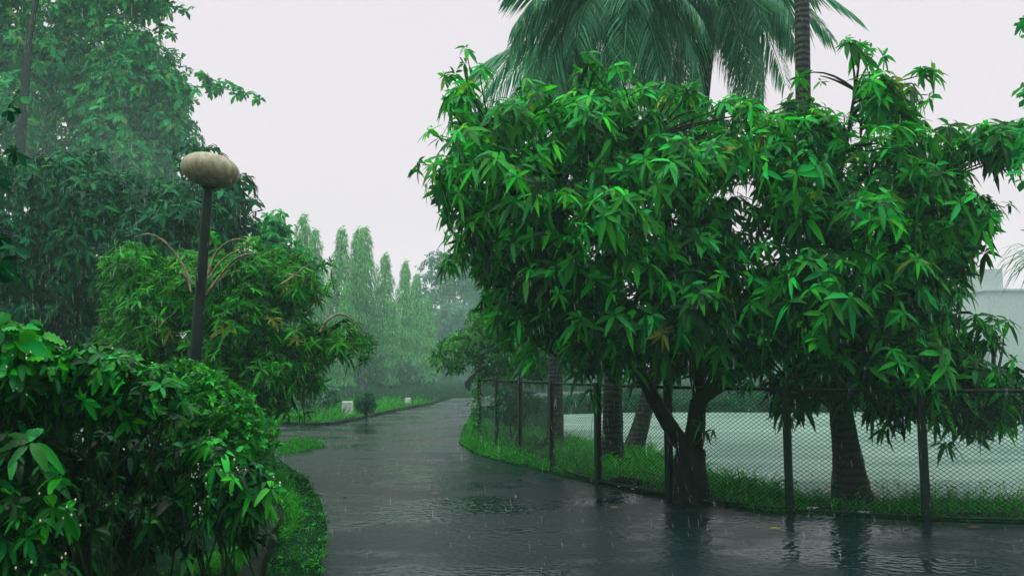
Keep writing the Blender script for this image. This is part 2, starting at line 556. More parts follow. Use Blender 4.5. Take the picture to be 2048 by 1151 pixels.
sheet('ground', [(-GX, GY0), (GX, GY0), (GX, GY1), (-GX, GY1)], 0.0, M['ground'])
right_edge = [(2048, 1050), (1830, 1043), (1568, 1026), (1331, 1000), (1180, 968), (1090, 946), (1000, 924), (948, 908), (918, 888), (924, 862), (938, 835), (946, 815)]
left_edge = [(858, 811), (800, 822), (740, 836), (690, 847), (640, 852), (560, 853)]
left_near = [(540, 905), (575, 930), (612, 955), (640, 1000), (655, 1060), (640, 1151)]
R = [(14, 8.2)] + [tuple(gp(*p)[:2]) for p in right_edge] + [(1.5, 46), (8, 60), (4, 62), (-3.5, 47)]
Lf = [tuple(gp(*p)[:2]) for p in left_edge] + [(-30, 27.5), (-30, 21.0)] + [tuple(gp(*p)[:2]) for p in left_near] + [(-1.3, 3), (-1.0, -8), (14, -8)]
def ragged(pts, amp, step=.35):
    P = np.array(pts, float); out = []
    for a, b in zip(P, np.roll(P, -1, 0)):
        n_ = max(1, int(min(60, np.linalg.norm(b - a) / step)))
        for t in range(n_):
            q = a + (b - a) * t / n_
            out.append(q + (rng.normal(0, amp, 2) if t else 0))
    return [tuple(q) for q in out]


road = sheet('road', ragged(R + Lf, .012), 0.008, M['road'])
fe = [gp(1100, 905)[:2], gp(1250, 912)[:2], (1.8, 14.4), (2.6, 12.6), (3.6, 11.3), (5.2, 10.7), (7, 10.4), (12, 10.3), (40, 10), (60, 33), (40, 33.5), (14, 33.2), (6, 33), (1.5, 31)]
sheet('field', [tuple(p) for p in fe], 0.004, M['field'])

# kerbs (setting)
def kerb(name, pts, w, h, mat):
    P = np.array([(p[0], p[1], 0) for p in pts], float)
    P = curve(P, 6)
    T = norm(np.gradient(P, axis=0)); S = np.stack([-T[:, 1], T[:, 0], T[:, 2]], 1)
    mb = MB(); n = len(P)
    prof = [(-w / 2, -.05), (-w / 2, h - .015), (-w / 2 + .015, h), (w / 2 - .015, h), (w / 2, h - .015), (w / 2, -.05)]
    V = np.concatenate([P[:, None] + S[:, None] * a + np.array([0, 0, b]) + rng.normal(0, .006, (n, 1, 3)) for a, b in prof], 1).reshape(-1, 3)
    k = len(prof)
    q = [(i * k + j, i * k + j + 1, i * k + k + j + 1, i * k + k + j) for i in range(n - 1) for j in range(k - 1)]
    mb.add(V, {4: q})
    return tag(mb.build(name, mat, None, False), kind='structure')


kerb('garden_kerb', [(-1.55, 4.2), tuple(gp(505, 1165)[:2]), tuple(gp(530, 1095)[:2]), tuple(gp(548, 1055)[:2]), (-3.1, 10.2), (-4.2, 12.2), (-6.5, 13.5)], .16, .2, M['moss'])
kerb('island_kerb', [(-9, 26.6)] + [tuple(gp(x, y - 2)[:2]) for x, y in ((600, 852), (650, 852), (700, 844), (745, 834), (800, 821), (858, 810))] + [(-4.3, 46)], .2, .1, M['moss'])
kerb('fence_kerb', [(13, 9.35)] + [tuple((gp(x, y) + np.array([0, .12, 0]))[:2]) for x, y in ((2048, 1040), (1830, 1034), (1568, 1018), (1331, 993), (1200, 966))], .12, .06, M['moss'])

# ------------------------------------------------------------------ grass
def grass(name, centres_fn, n, h, lab, w=.006, lean=.6, seed=None):
    base = centres_fn(n)
    N = len(base)
    d = np.concatenate([rng.normal(0, lean, (N, 2)), np.ones((N, 1))], 1)
    X_, Y_ = base[:, 0], base[:, 1]
    patch = .75 + .35 * np.sin(X_ * 3.1 + 1.3 * np.sin(Y_ * 2.3)) * np.sin(Y_ * 4.3 + X_ * 1.9) + .25 * np.sin(X_ * 9.7) * np.sin(Y_ * 8.3)
    L = h * rng.gamma(5, .2, N) * np.clip(patch, .25, 1.4)
    nr = np.concatenate([rng.standard_normal((N, 2)), np.full((N, 1), .1)], 1)
    mb = MB()
    leaves(mb, base, d, nr, L, w * (1 + L), 'lance', g=.35, fold=.2, tint=rng.uniform(0, 1, N))
    j_ = rng.choice(N, N // 40)              # taller weeds with little side leaves
    for a_ in range(5):
        hh = h * rng.uniform(.5, 1.7, len(j_))
        b_ = base[j_] + np.stack([np.zeros(len(j_)), np.zeros(len(j_)), hh * rng.uniform(.4, 1)], 1)
        leaves(mb, b_, rand_dirs(len(j_), .5), rand_dirs(len(j_), 2), rng.uniform(.03, .07, len(j_)), .02, 'diamond', g=.3, tint=rng.uniform(.2, 1, len(j_)))
    o = mb.build(name, M['grass'])
    return tag(o, lab, 'grass', kind='stuff')


def in_poly(pts):
    P = np.array(pts, float)[:, :2]
    lo, hi = P.min(0), P.max(0)
    def fn(n):
        out = []
        while sum(map(len, out)) < n:
            p = rng.uniform(lo, hi, (n * 2, 2))
            # patchy density
            keep = (np.sin(p[:, 0] * 2.3 + np.sin(p[:, 1] * 1.7) * 2) * np.sin(p[:, 1] * 2.9) > rng.uniform(-1.6, .9, len(p)))
            p = p[(poly_dist(P, p) > 0) & keep]
            out.append(p)
        p = np.concatenate(out)[:n]
        return np.concatenate([p, np.zeros((len(p), 1))], 1)
    return fn


strip_front = [gp(*p) for p in ((1568, 1014), (1331, 988), (1180, 960), (1090, 942), (1000, 921), (950, 906), (922, 887), (928, 866), (940, 848))]
strip_back = [gp(*p) for p in ((985, 850), (1100, 872), (1200, 890), (1300, 900), (1330, 915), (1440, 955), (1568, 985))]
grass('verge_grass', in_poly(strip_front + strip_back), 26000, .30, 'bright green long grass under the fence by the road bend', .008)
near_strip = [(2.4, 11.1), (3.3, 10.1), (4.9, 9.65), (6.6, 9.4), (9.5, 9.3), (9.5, 10.5), (6.6, 10.7), (4.8, 11.0), (3.5, 11.7), (2.5, 12.4)]
grass('shaded_grass', in_poly(near_strip), 15000, .25, 'dark shaded grass along the foot of the fence', .007)
isl = [gp(*p) for p in ((545, 850), (640, 849), (690, 844), (740, 832), (800, 819), (855, 809))] + [np.array((-4.2, 40, 0)), np.array((-6, 40, 0)), np.array((-9, 34, 0)), np.array((-12, 27, 0))]
grass('island_grass', in_poly(isl), 24000, .42, 'pale hazy grass round the stone markers', .014)
grass('tuft_grass', in_poly([gp(*p) for p in ((545, 900), (590, 880), (640, 886), (650, 893), (600, 905), (560, 912))]), 4500, .14, 'low grass patch between the side path and the road', .008)
grass('kerb_grass', in_poly([gp(*p) for p in ((540, 940), (575, 960), (595, 1010), (590, 1060), (560, 1090), (548, 1050), (520, 980))]), 6000, .17, 'feathery weeds growing outside the garden kerb', .006)
grass('verge_moss', in_poly([gp(*p) for p in ((540, 905), (575, 930), (618, 955), (648, 1000), (664, 1060), (648, 1151), (500, 1151), (548, 1060), (590, 1000), (570, 950))]), 3600, .03, 'low moss and tiny weeds on the wet verge beside the garden kerb', .008)
grass('bed_grass', in_poly([gp(*p) for p in ((330, 1151), (505, 1151), (540, 1070), (480, 1090), (400, 1120))] + [np.array((-2.6, 5.5, 0))]), 2500, .12, 'sparse grass inside the garden kerb', .006)

# ------------------------------------------------------------------ fence
def build_fence():
    P = [(-.78, 19.1), (-.34, 17.9), (.16, 16.2), (.70, 14.3), (1.34, 12.6), (2.17, 11.2), (3.43, 10.06), (4.86, 9.56), (6.5, 9.3), (8.2, 9.15), (9.9, 9.1)]
    H = 1.56
    root = thing('chain_link_fence', (3.43, 10.06, 0), 'dark green chain link fence with square posts curving along the road', 'fence')
    for i, (x, y) in enumerate(P):
        mb = MB(); w = .085 if i > 3 else .075
        ang = math.atan2(P[min(i + 1, len(P) - 1)][1] - P[max(i - 1, 0)][1], P[min(i + 1, len(P) - 1)][0] - P[max(i - 1, 0)][0])
        mb.box((x, y, H / 2 - .1), (w, w, H + .2 + .03), ang, .006)
        mb.build('post', M['steel'], root, False)
    P3 = [np.array((x, y)) for x, y in P]
    mb = MB(); mb2 = MB()
    for a, b in zip(P3[:-1], P3[1:]):
        d = (b - a) / np.linalg.norm(b - a)
        o_ = np.array((-d[1], d[0])) * 0
        A = a + d * .04; B = b - d * .04
        mb.tube([(A[0], A[1], H - .03), (B[0], B[1], H - .03)], .024, 6)
        mb2.tube([(A[0], A[1], .06), (B[0], B[1], .06)], .016, 6)
    mb.build('top_rail', M['steel'], root)
    mb2.build('bottom_rail', M['steel'], root)
    # woven wire: two families of diagonals, clipped to each panel
    for a, b in zip(P3[:-1], P3[1:]):
        mb = MB()
        d = (b - a); Lp = np.linalg.norm(d); d /= Lp
        nx = np.array((-d[1], d[0]))
        z0, z1 = .07, H - .04
        h = z1 - z0; pitch = .072
        dist = a[1]
        r = .0031
        segs = []
        slope = .72
        for s in (1, -1):
            run = h / slope
            for k in np.arange(-run, Lp + run, pitch):
                # line x = k + s*(z)/slope
                xa, xb = (k, k + run) if s > 0 else (k + run, k)
                pa, pb = np.array((xa, 0.0)), np.array((xb, h))
                t0, t1 = 0.0, 1.0
                dx = xb - xa
                for lim, sg in ((0, 1), (Lp, -1)):
                    f0 = sg * (xa - lim); f1 = sg * (xb - lim)
                    if f0 < 0 and f1 < 0: t0, t1 = 1, 0
                    elif f0 < 0: t0 = max(t0, -f0 / (f1 - f0))
                    elif f1 < 0: t1 = min(t1, f0 / (f0 - f1))
                if t1 - t0 < .01: continue
                q0 = pa + (pb - pa) * t0; q1 = pa + (pb - pa) * t1
                segs.append((q0, q1, s))
        V = []; Q = []
        for q0, q1, s in segs:
            dd = (q1 - q0) / np.linalg.norm(q1 - q0); pn = np.array((-dd[1], dd[0]))
            for q in (q0, q1):
                for (e1, e2) in ((r, 0), (0, r), (-r, 0), (0, -r)):
                    xx = q[0] + pn[0] * e1; zz = q[1] + pn[1] * e1
                    off = e2 + s * r
                    V.append((a[0] + d[0] * xx + nx[0] * off, a[1] + d[1] * xx + nx[1] * off, z0 + zz))
            n = len(V) - 8
            for j in range(4):
                Q.append((n + j, n + (j + 1) % 4, n + 4 + (j + 1) % 4, n + 4 + j))
        mb.add(V, {4: Q})
        mb.build('wire_mesh', M['wire'], root, False)
    return root


build_fence()

# ------------------------------------------------------------------ mango tree
def mango():
    root = thing('mango_tree', (*gp(1385, 985)[:2], 0), 'big broad mango tree with a forked dark trunk behind the fence', 'tree')
    Y = 11.0
    tr = MB()
    base = at(1383, 1000, Y); base[2] = -.1
    pts = curve([base, at(1380, 940, Y), at(1382, 895, Y)], 6)
    tr.tube(pts, np.linspace(.27, .19, len(pts)) * np.where(np.arange(len(pts)) == 0, 1.25, 1), 14, wob=.04)
    tr.build('trunk', M['bark'], root)
    limbs = [
        ([at(1378, 905, Y), at(1352, 870, Y - .05), at(1315, 810, Y - .1), at(1270, 730, Y - .3), at(1180, 600, Y - .4), at(1080, 470, Y - .3), at(1000, 330, Y)], .13),
        ([at(1384, 905, Y), at(1392, 850, Y), at(1400, 800, Y), at(1440, 770, Y + .05), at(1520, 720, Y), at(1640, 620, Y - .2), at(1760, 500, Y - .2), at(1850, 380, Y)], .15),
        ([at(1398, 812, Y), at(1395, 700, Y + .1), at(1370, 560, Y + .2), at(1330, 400, Y), at(1300, 280, Y)], .09),
        ([at(1560, 690, Y), at(1620, 520, Y + .2), at(1680, 350, Y), at(1710, 180, Y)], .07),
        ([at(1580, 670, Y), at(1720, 690, Y - .5), at(1860, 700, Y - .7), at(1990, 760, Y - .8)], .06),
        ([at(1240, 690, Y - .3), at(1150, 690, Y - .8), at(1050, 640, Y - .6)], .05),
    ]
    pool = []
    for c, r in limbs:
        mb = MB(); p = curve(c, 7)
        mb.tube(p, np.linspace(r, r * .25, len(p)), 10, wob=.04)
        mb.build('limb', M['bark'], root)
        pool.append(p)
    pool = np.concatenate(pool)
    polyL = [(935, 95), (905, 125), (872, 160), (885, 215), (850, 290), (838, 345), (862, 400), (880, 470), (893, 535), (930, 560), (955, 620), (990, 690),
             (1060, 710), (1110, 760), (1180, 800), (1215, 760), (1290, 800), (1340, 775), (1420, 765), (1500, 790), (1530, 700), (1520, 240),
             (1480, 180), (1400, 170), (1330, 150), (1250, 165), (1215, 120), (1160, 110), (1130, 170), (1070, 160), (1010, 180), (990, 200), (965, 120)]
    polyR = [(1500, 240), (1545, 215), (1600, 140), (1650, 165), (1680, 90), (1720, 68), (1760, 95), (1790, 150), (1855, 130), (1850, 190), (1840, 215),
             (1900, 235), (1960, 235), (1955, 330), (1945, 370), (2030, 410), (1985, 470), (2010, 505), (1950, 540), (1960, 610), (2005, 640), (2000, 690), (2060, 730), (2090, 860),
             (2010, 850), (1960, 895), (1905, 900), (1860, 855), (1775, 870), (1720, 810), (1640, 815), (1560, 850), (1500, 790), (1470, 700)]
    mb = MB(); tw = MB()
    holes = [(1290, 400, 22), (1640, 415, 26), (1010, 190, 20), (1600, 320, 16)]
    for poly, n, per in ((polyL, 210, 3100), (polyR, 190, 2900)):
        C, Rr = blobs(poly, Y - .1, 1.9, n, 78, 34, .9, holes)
        C, Rr = plus(C, Rr, [(1700, 100, 30), (1745, 112, 30), (1720, 78, 20), (1845, 150, 26), (1640, 152, 26), (1608, 148, 22), (1855, 190, 18), (2010, 415, 22), (2005, 655, 22), (2000, 690, 18), (1985, 500, 20), (1950, 800, 42), (1880, 790, 42), (2010, 780, 42), (1800, 785, 38), (1990, 700, 42), (1930, 850, 28), (2045, 820, 34), (1700, 765, 34), (1920, 720, 42), (1600, 770, 36), (1455, 215, 36), (1500, 228, 40), (1545, 250, 36), (1575, 225, 30), (1500, 262, 42), (1545, 290, 44), (1520, 350, 44), (1570, 330, 40)] if poly is polyR else
                     [(935, 112, 26), (900, 150, 28), (885, 190, 24), (960, 150, 24), (845, 330, 20), (895, 525, 22), (915, 480, 24), (1175, 130, 32), (1240, 142, 32), (1390, 182, 26), (1060, 175, 24), (865, 270, 20)], Y)
        pos, d, idx = shell(C, Rr, per, .35)
        ax = norm(d + np.array([0, -.15, .35]))
        tint = np.clip(rng.beta(2, 2.6, per) + .12 * (pos[:, 2] - 4) / 2, 0, .93)
        tint[rng.random(per) < .004] = 1.0
        whorls(mb, pos, ax, 9, .27, .28, 'lance', (-.6, .4), .4, tint)
        branches(tw, C, pool, .022, 5)
    # branch reaching to the right edge of the picture
    C, Rr = blobs([(1880, 240), (1990, 240), (2060, 225), (2110, 280), (2060, 350), (2000, 340), (1900, 330)], Y - .5, .5, 22, 50, 25)
    pos, d, idx = shell(C, Rr, 130, .2)
    whorls(mb, pos, norm(d + [0, -.1, .3]), 9, .25, .24, 'lance', (-.45, .4), .5, rng.uniform(.1, .7, 130))
    branches(tw, C, pool, .02)
    # dangling sprays under the crown
    sp = [(1415, 860), (1775, 855), (1900, 885), (1960, 870), (1860, 840), (1570, 820), (1190, 790), (1160, 740), (2000, 850), (1680, 790), (1500, 770), (895, 530), (1010, 690), (1450, 560), (1060, 720)]
    pos = np.array([at(x + rng.uniform(-12, 12), y + rng.uniform(-14, 6), Y - rng.uniform(.3, .9)) for x, y in sp for _ in range(3)])
    whorls(mb, pos, norm(rng.normal(0, .3, (len(pos), 3)) + [0, 0, -.7]), 8, .24, .22, 'lance', (-.2, .9), .5, rng.uniform(.1, .6, len(pos)))
    mb.build('crown', M['mango'], root)
    tw.build('twig', M['bark'], root)


mango()

# ------------------------------------------------------------------ palms
def frond_mesh(L, droop, leaflet, k=74):
    """along +X from origin, drooping"""
    t = np.linspace(0, 1, 22)
    x = L * (t - .18 * t ** 3); z = L * (.30 * t - droop * t ** 2.2)
    pts = np.stack([x, np.zeros_like(x), z], 1)
    mb = MB()
    mb.tube(pts, np.linspace(.028, .005, 22), 5)
    s = np.linspace(.12, .99, k)
    B = np.stack([np.interp(s, t, x), np.zeros(k), np.interp(s, t, z)], 1)
    T = norm(np.stack([np.interp(s, t, np.gradient(x)), np.zeros(k), np.interp(s, t, np.gradient(z))], 1))
    for sd in (-1, 1):
        ln = leaflet * (np.sin(np.pi * (s * .82 + .12)) ** .6) * rng.uniform(.85, 1.1, k)
        d = T * .75 + np.array([0, sd, 0]) * .9 + np.array([0, 0, -.15]) + rng.normal(0, .07, (k, 3))
        nr = np.cross(d, np.array([0, 0, 1.0])) * 0 + np.array([0, sd * -.3, 1.0])
        leaves(mb, B, d, np.broadcast_to(nr, (k, 3)), ln, .034, 'lance', g=rng.uniform(.5, 1.1, k), fold=.4, tint=rng.uniform(0, .9, k))
    return mb


FRONDS = []
for (L_, dr, lf) in ((3.0, .85, .6), (3.2, 1.2, .62), (3.1, .75, .6), (3.0, 1.6, .62)):
    o = frond_mesh(L_ * .74, dr * .9, lf).build('frond', M['palm_leaf'])
    FRONDS.append(o.data)
    bpy.data.objects.remove(o)


def palm(base, mids, top, r0, r1, label, nf=20, azs=(), group='coconut palms behind the mango tree'):
    root = thing('palm_tree', base, label, 'palm', group)
    mb = MB(); c = [np.array(base) - [0, 0, .1]] + mids + [np.array(top)]
    p = curve(c, 10); n = len(p)
    rr = r1 + (r0 - r1) * np.exp(-np.linspace(0, 5, n)) + .03 * np.exp(-np.linspace(0, 30, n))
    mb.tube(p, rr, 16, wob=.02)
    mb.build('trunk', M['ring_bark'], root)
    for i in range(nf + len(azs)):
        az = i * 2.39996 + rng.normal(0, .15)
        az, el = (az, (.9, .45, .0, -.45)[min(3, i * 4 // nf)]) if i < nf else azs[i - nf]
        o = bpy.data.objects.new('frond', FRONDS[(0, 1, 2, 3, 1, 3)[i % 6] if i < nf else (3 if el < -.25 else 2)])
        COL.objects.link(o)
        o.rotation_euler = (rng.normal(0, .15), -el * .8 + rng.normal(0, .1), az)
        o.location = Vector(top) + Vector((0, 0, .1 * (1 - i / nf)))
        o.parent = root; o.matrix_parent_inverse = root.matrix_basis.inverted()
    return root


palm(gp(1225, 925), [at(1226, 760, 14.8), at(1225, 400, 14.9)], at(1225, 10, 15.0), .24, .16, 'coconut palm with a thick upright trunk and drooping fronds over the mango crown', 26, ((3.2, .1), (2.85, .3), (3.5, -.2), (3.0, .75), (3.1, .55), (3.35, .35), (-1.5, -.1), (-1.0, -.3), (-1.9, -.3)))
palm(gp(1262, 905), [at(1295, 800, 17.2), at(1370, 500, 17.0)], at(1425, -5, 16.5), .26, .15, 'coconut palm leaning right behind the fence with fronds touching the bare trunk', 28, ((.1, -.1), (-.35, .2), (.35, .45), (-1.6, -.5), (-1.35, -.4), (-1.8, -.45), (-1.5, -.3), (-1.2, -.2), (-2.0, -.3), (-1.5, .3)))
palm(gp(1110, 890), [at(1112, 700, 18.6), at(1120, 500, 18.6)], at(1130, 130, 18.6), .22, .15, 'shorter hazy coconut palm peeking from behind the mango crown', 16)
b = at(1706, 1000, 10.9); b[2] = 0
palm(b, [at(1690, 880, 11.0), at(1668, 740, 11.1), at(1625, 480, 11.4), at(1606, 200, 11.6)], at(1602, -760, 12.2), .30, .105, 'slim ringed palm trunk leaning left before the pale field', 12)

# ------------------------------------------------------------------ generic leafy tree
def leafy_tree(name, label, cat, base, poly, y0, depth, nb, rmax, per, k, L, wr, kind, mat, tint=(0, 1), elev=(-.4, .5), g=.4,
               limbs=(), r0=.12, rmin=25, holes=(), barkm='bark', up=.3, group=None, twig=.015, ax_add=(0, -.1, .4), extra=None, more=()):
    root = thing(name, base, label, cat, group)
    mb = MB()
    pool = []
    for i, (c, r) in enumerate(limbs):
        p = curve(c, 7)
        pool.append(p)
        if i == 0:
            t = MB(); t.tube(p, np.linspace(r, r * .35, len(p)), 10, wob=.04); t.build('trunk', M[barkm], root)
        else:
            t = MB(); t.tube(p, np.linspace(r, r * .3, len(p)), 8, wob=.03); t.build('limb', M[barkm], root)
    C, Rr = blobs(poly, y0, depth, nb, rmax, rmin, .9, holes)
    C, Rr = plus(C, Rr, more, y0)
    pos, d, idx = shell(C, Rr, per, up)
    whorls(mb, pos, norm(d + np.array(ax_add)), k, L, wr, kind, elev, g, rng.uniform(tint[0], tint[1], per))
    if extra is not None: extra(mb)
    mb.build('crown', M[mat], root)
    if pool:
        tw = MB(); branches(tw, C, np.concatenate(pool), twig, 5)
        for p in pool: tw.tube(p, .004, 4, cap=False)
        tw.build('twig', M[barkm], root)
    return root


# tall hazy tree, upper left
Y = 54.0
leafy_tree('tall_tree', 'tall hazy broadleaf tree with thin dark trunk at upper left', 'tree', (*at(40, 735, Y)[:2], 0),
           [(-200, -80), (330, -80), (370, 10), (345, 40), (290, 50), (330, 80), (400, 150), (440, 150), (505, 175), (525, 200), (450, 190), (410, 200), (385, 215), (410, 270), (400, 300), (430, 300), (380, 330), (300, 420), (100, 430), (-200, 430)],
           Y, 3.4, 170, 75, 8800, 7, .58, .5, 'obov', 'hazy_leaf', (.15, .96), (-.4, .6), .4,
           [([at(30, 800, Y), at(34, 500, Y - 2), at(40, 300, Y - 4.2), at(50, 180, Y - 4.2), at(62, 60, Y - 3), at(85, -60, Y - 1)], .42),
            ([at(52, 180, Y), at(110, 60, Y), at(200, 0, Y), at(290, -30, Y)], .07),
            ([at(45, 260, Y), at(160, 190, Y), at(290, 170, Y), at(420, 175, Y), at(505, 188, Y)], .07),
            ([at(40, 330, Y), at(180, 300, Y), at(330, 290, Y)], .06)], rmin=18, holes=[(95, 25, 30), (215, 45, 28), (130, 150, 14), (20, 130, 16), (100, 190, 14), (300, 90, 18)], more=[(425, 172, 22), (450, 178, 20), (475, 184, 17), (500, 190, 13), (515, 196, 9), (330, 62, 22), (362, 28, 18), (300, 18, 25), (260, 5, 25), (345, 112, 22), (400, 150, 20), (385, 20, 10)])
Y = 18.5
leafy_tree('dense_tree', 'dense dark green tree filling the left behind the lamp', 'tree', (*at(150, 735, Y)[:2], 0),
           [(-250, 300), (60, 300), (200, 290), (330, 300), (400, 320), (470, 340), (515, 385), (520, 440), (495, 470), (470, 560), (400, 640), (300, 690), (200, 720), (-250, 730)],
           Y, 1.9, 160, 75, 7600, 8, .27, .36, 'lance', 'dark_leaf', (0, 1), (-.4, .5), .4,
           [([at(150, 850, Y), at(160, 650, Y), at(170, 500, Y), at(200, 400, Y)], .2),
            ([at(160, 640, Y), at(280, 520, Y), at(400, 430, Y)], .08), ([at(160, 600, Y), at(40, 470, Y), at(-60, 400, Y)], .08)], holes=[(285, 415, 12)], more=[(440, 345, 40), (480, 375, 36), (420, 322, 38), (500, 410, 28), (470, 430, 40), (440, 400, 45), (380, 312, 42), (490, 450, 34), (450, 470, 40), (60, 640, 60), (130, 660, 60), (200, 640, 60), (100, 560, 60), (20, 590, 60), (60, 500, 60)])
# pale young tree between dense tree and columnar trees
Y = 21.0
leafy_tree('young_tree', 'pale sparse young tree against the white sky beside the columnar trees', 'tree', (*at(560, 735, Y)[:2], 0),
           [(500, 440), (550, 410), (590, 430), (600, 470), (640, 520), (620, 620), (500, 640), (490, 500)],
           Y, .8, 40, 38, 420, 6, .22, .5, 'obov', 'hazy_leaf', (.4, .93), (-.4, .6), .4,
           [([at(560, 820, Y), at(558, 650, Y), at(550, 500, Y), at(556, 430, Y)], .06)], rmin=14)

# ------------------------------------------------------------------ shrub tree with arching bare branches
def shrub_tree():
    Y = 12.5
    root = thing('flowering_shrub', (*gp(470, 905)[:2], 0), 'wide shrubby tree with arching bare tan branches behind the lamp', 'shrub')
    base = at(470, 880, Y); base[2] = 0
    main = [([base, at(480, 800, Y), at(475, 700, Y), at(440, 600, Y), at(420, 560, Y)], .09),
            ([at(478, 780, Y), at(540, 720, Y), at(600, 690, Y), at(640, 670, Y), at(690, 640, Y)], .08),
            ([at(475, 700, Y), at(380, 660, Y), at(300, 620, Y), at(250, 560, Y)], .06)]
    for i, (c, r) in enumerate(main):
        p = curve(c, 7); mb = MB(); mb.tube(p, np.linspace(r, r * .35, len(p)), 8, wob=.03)
        mb.build('trunk' if i == 0 else 'limb', M['bark'], root)
    arcs = [([(385, 570), (360, 520), (330, 485), (300, 468), (268, 474)], .022), ([(350, 510), (325, 478), (298, 484)], .014),
            ([(412, 560), (430, 510), (455, 485), (480, 478), (498, 486)], .026), ([(415, 560), (440, 525), (475, 502), (505, 508)], .02),
            ([(415, 585), (445, 545), (475, 515), (510, 506)], .024), ([(412, 590), (445, 555), (480, 540)], .018),
            ([(640, 665), (655, 640), (680, 628), (705, 640), (722, 668)], .026), ([(560, 570), (590, 550), (620, 528)], .018),
            ([(575, 548), (600, 552), (615, 560)], .015), ([(318, 655), (330, 640), (350, 625)], .014), ([(310, 640), (316, 660), (322, 650)], .01),
            ([(360, 545), (375, 560), (383, 585)], .03)]
    for c, r in arcs:
        mb = MB(); p = curve([at(x, y, Y - 1.55 + rng.uniform(-.1, .1)) for x, y in c], 8)
        mb.tube(p, np.linspace(r * .85, r * .4, len(p)), 7, wob=.09)
        mb.build('bare_branch', M['pale_bark'], root)
    mb = MB()
    poly = [(215, 480), (290, 478), (340, 495), (400, 490), (405, 440), (440, 385), (465, 400), (460, 470), (520, 470), (560, 480), (600, 500), (645, 505), (660, 545), (640, 600),
            (600, 620), (640, 640), (700, 640), (735, 650), (758, 690), (735, 720), (690, 720), (655, 735), (665, 770), (620, 790), (605, 830), (560, 850), (480, 850), (300, 820), (180, 720), (200, 640), (190, 580), (205, 520)]
    C, Rr = blobs(poly, Y, 1.4, 190, 50, 22, .9, [(460, 510, 26), (340, 640, 22), (410, 520, 14)])
    C, Rr = plus(C, Rr, [(735, 672, 20), (718, 700, 24), (745, 700, 16), (690, 690, 26), (705, 655, 18), (655, 560, 16), (650, 530, 16), (735, 725, 14), (620, 580, 28), (590, 560, 30), (640, 590, 22), (600, 620, 28), (560, 600, 30), (250, 500, 24), (600, 815, 20)], Y)
    pos, d, idx = shell(C, Rr, 4600, .35)
    whorls(mb, pos, norm(d + [0, -.1, .45]), 10, .19, .2, 'lance', (-.2, .7), .3, np.where(rng.random(4600) < .02, 1, rng.beta(2, 2, 4600) * .93))
    mb.build('crown', M['shrub_leaf'], root)
    tw = MB(); branches(tw, C, np.concatenate([curve(c, 7) for c, r in main]), .012, 5, maxd=.5)
    for c, r in main: tw.tube(curve(c, 7), .004, 4, cap=False)
    tw.build('twig', M['bark'], root)


shrub_tree()

# ------------------------------------------------------------------ street lamp
def lamp():
    Y = 9.0
    b = at(384, 800, Y); t = at(417, 372, Y)
    root = thing('street_lamp', (b[0], b[1], 0), 'dark lamp post with a weathered egg shaped shade above the shrubs', 'street lamp')
    mb = MB()
    p = [(b[0] - .02, b[1], -.1)] + [b + (t - b) * s for s in np.linspace(0, 1, 12)]
    mb.tube(p, np.linspace(.068, .052, 13), 14)
    mb.build('pole', M['lamp_pole'], root)
    tilt = math.radians(9)
    Mx = np.array([[math.cos(tilt), 0, math.sin(tilt)], [0, 1, 0], [-math.sin(tilt), 0, math.cos(tilt)]])
    mb = MB()
    mb.lathe([(.055, -.04), (.09, 0), (.1, .03), (.085, .05)], 20, t, M=Mx)
    mb.build('collar', M['lamp_pole'], root)
    c = at(421, 340, Y)
    a, hu, hd = .325, .19, .20
    prof = []
    for i in range(15):
        th = -math.pi / 2 + math.pi * i / 14
        r = a * max(1e-3, math.cos(th)) ** .92; z = (hu if th > 0 else hd) * math.sin(th)
        prof.append((r, z))
    mb = MB(); mb.lathe(prof, 40, c, M=Mx)
    mb.build('lamp_shade', M['lamp_shade'], root)


lamp()

# ------------------------------------------------------------------ foreground garden bed
def stems(root, base, tips, r=.012):
    mb = MB()
    for t in tips:
        b = np.array(base) + np.array([rng.normal(0, .15), rng.normal(0, .15), -.03])
        m = (b + t) / 2 + np.array([rng.normal(0, .06), rng.normal(0, .06), .15])
        mb.tube(curve([b, m, t], 5), np.linspace(r, r * .45, 11), 5, cap=False)
    mb.build('stem', M['stem'], root)


BUD = None


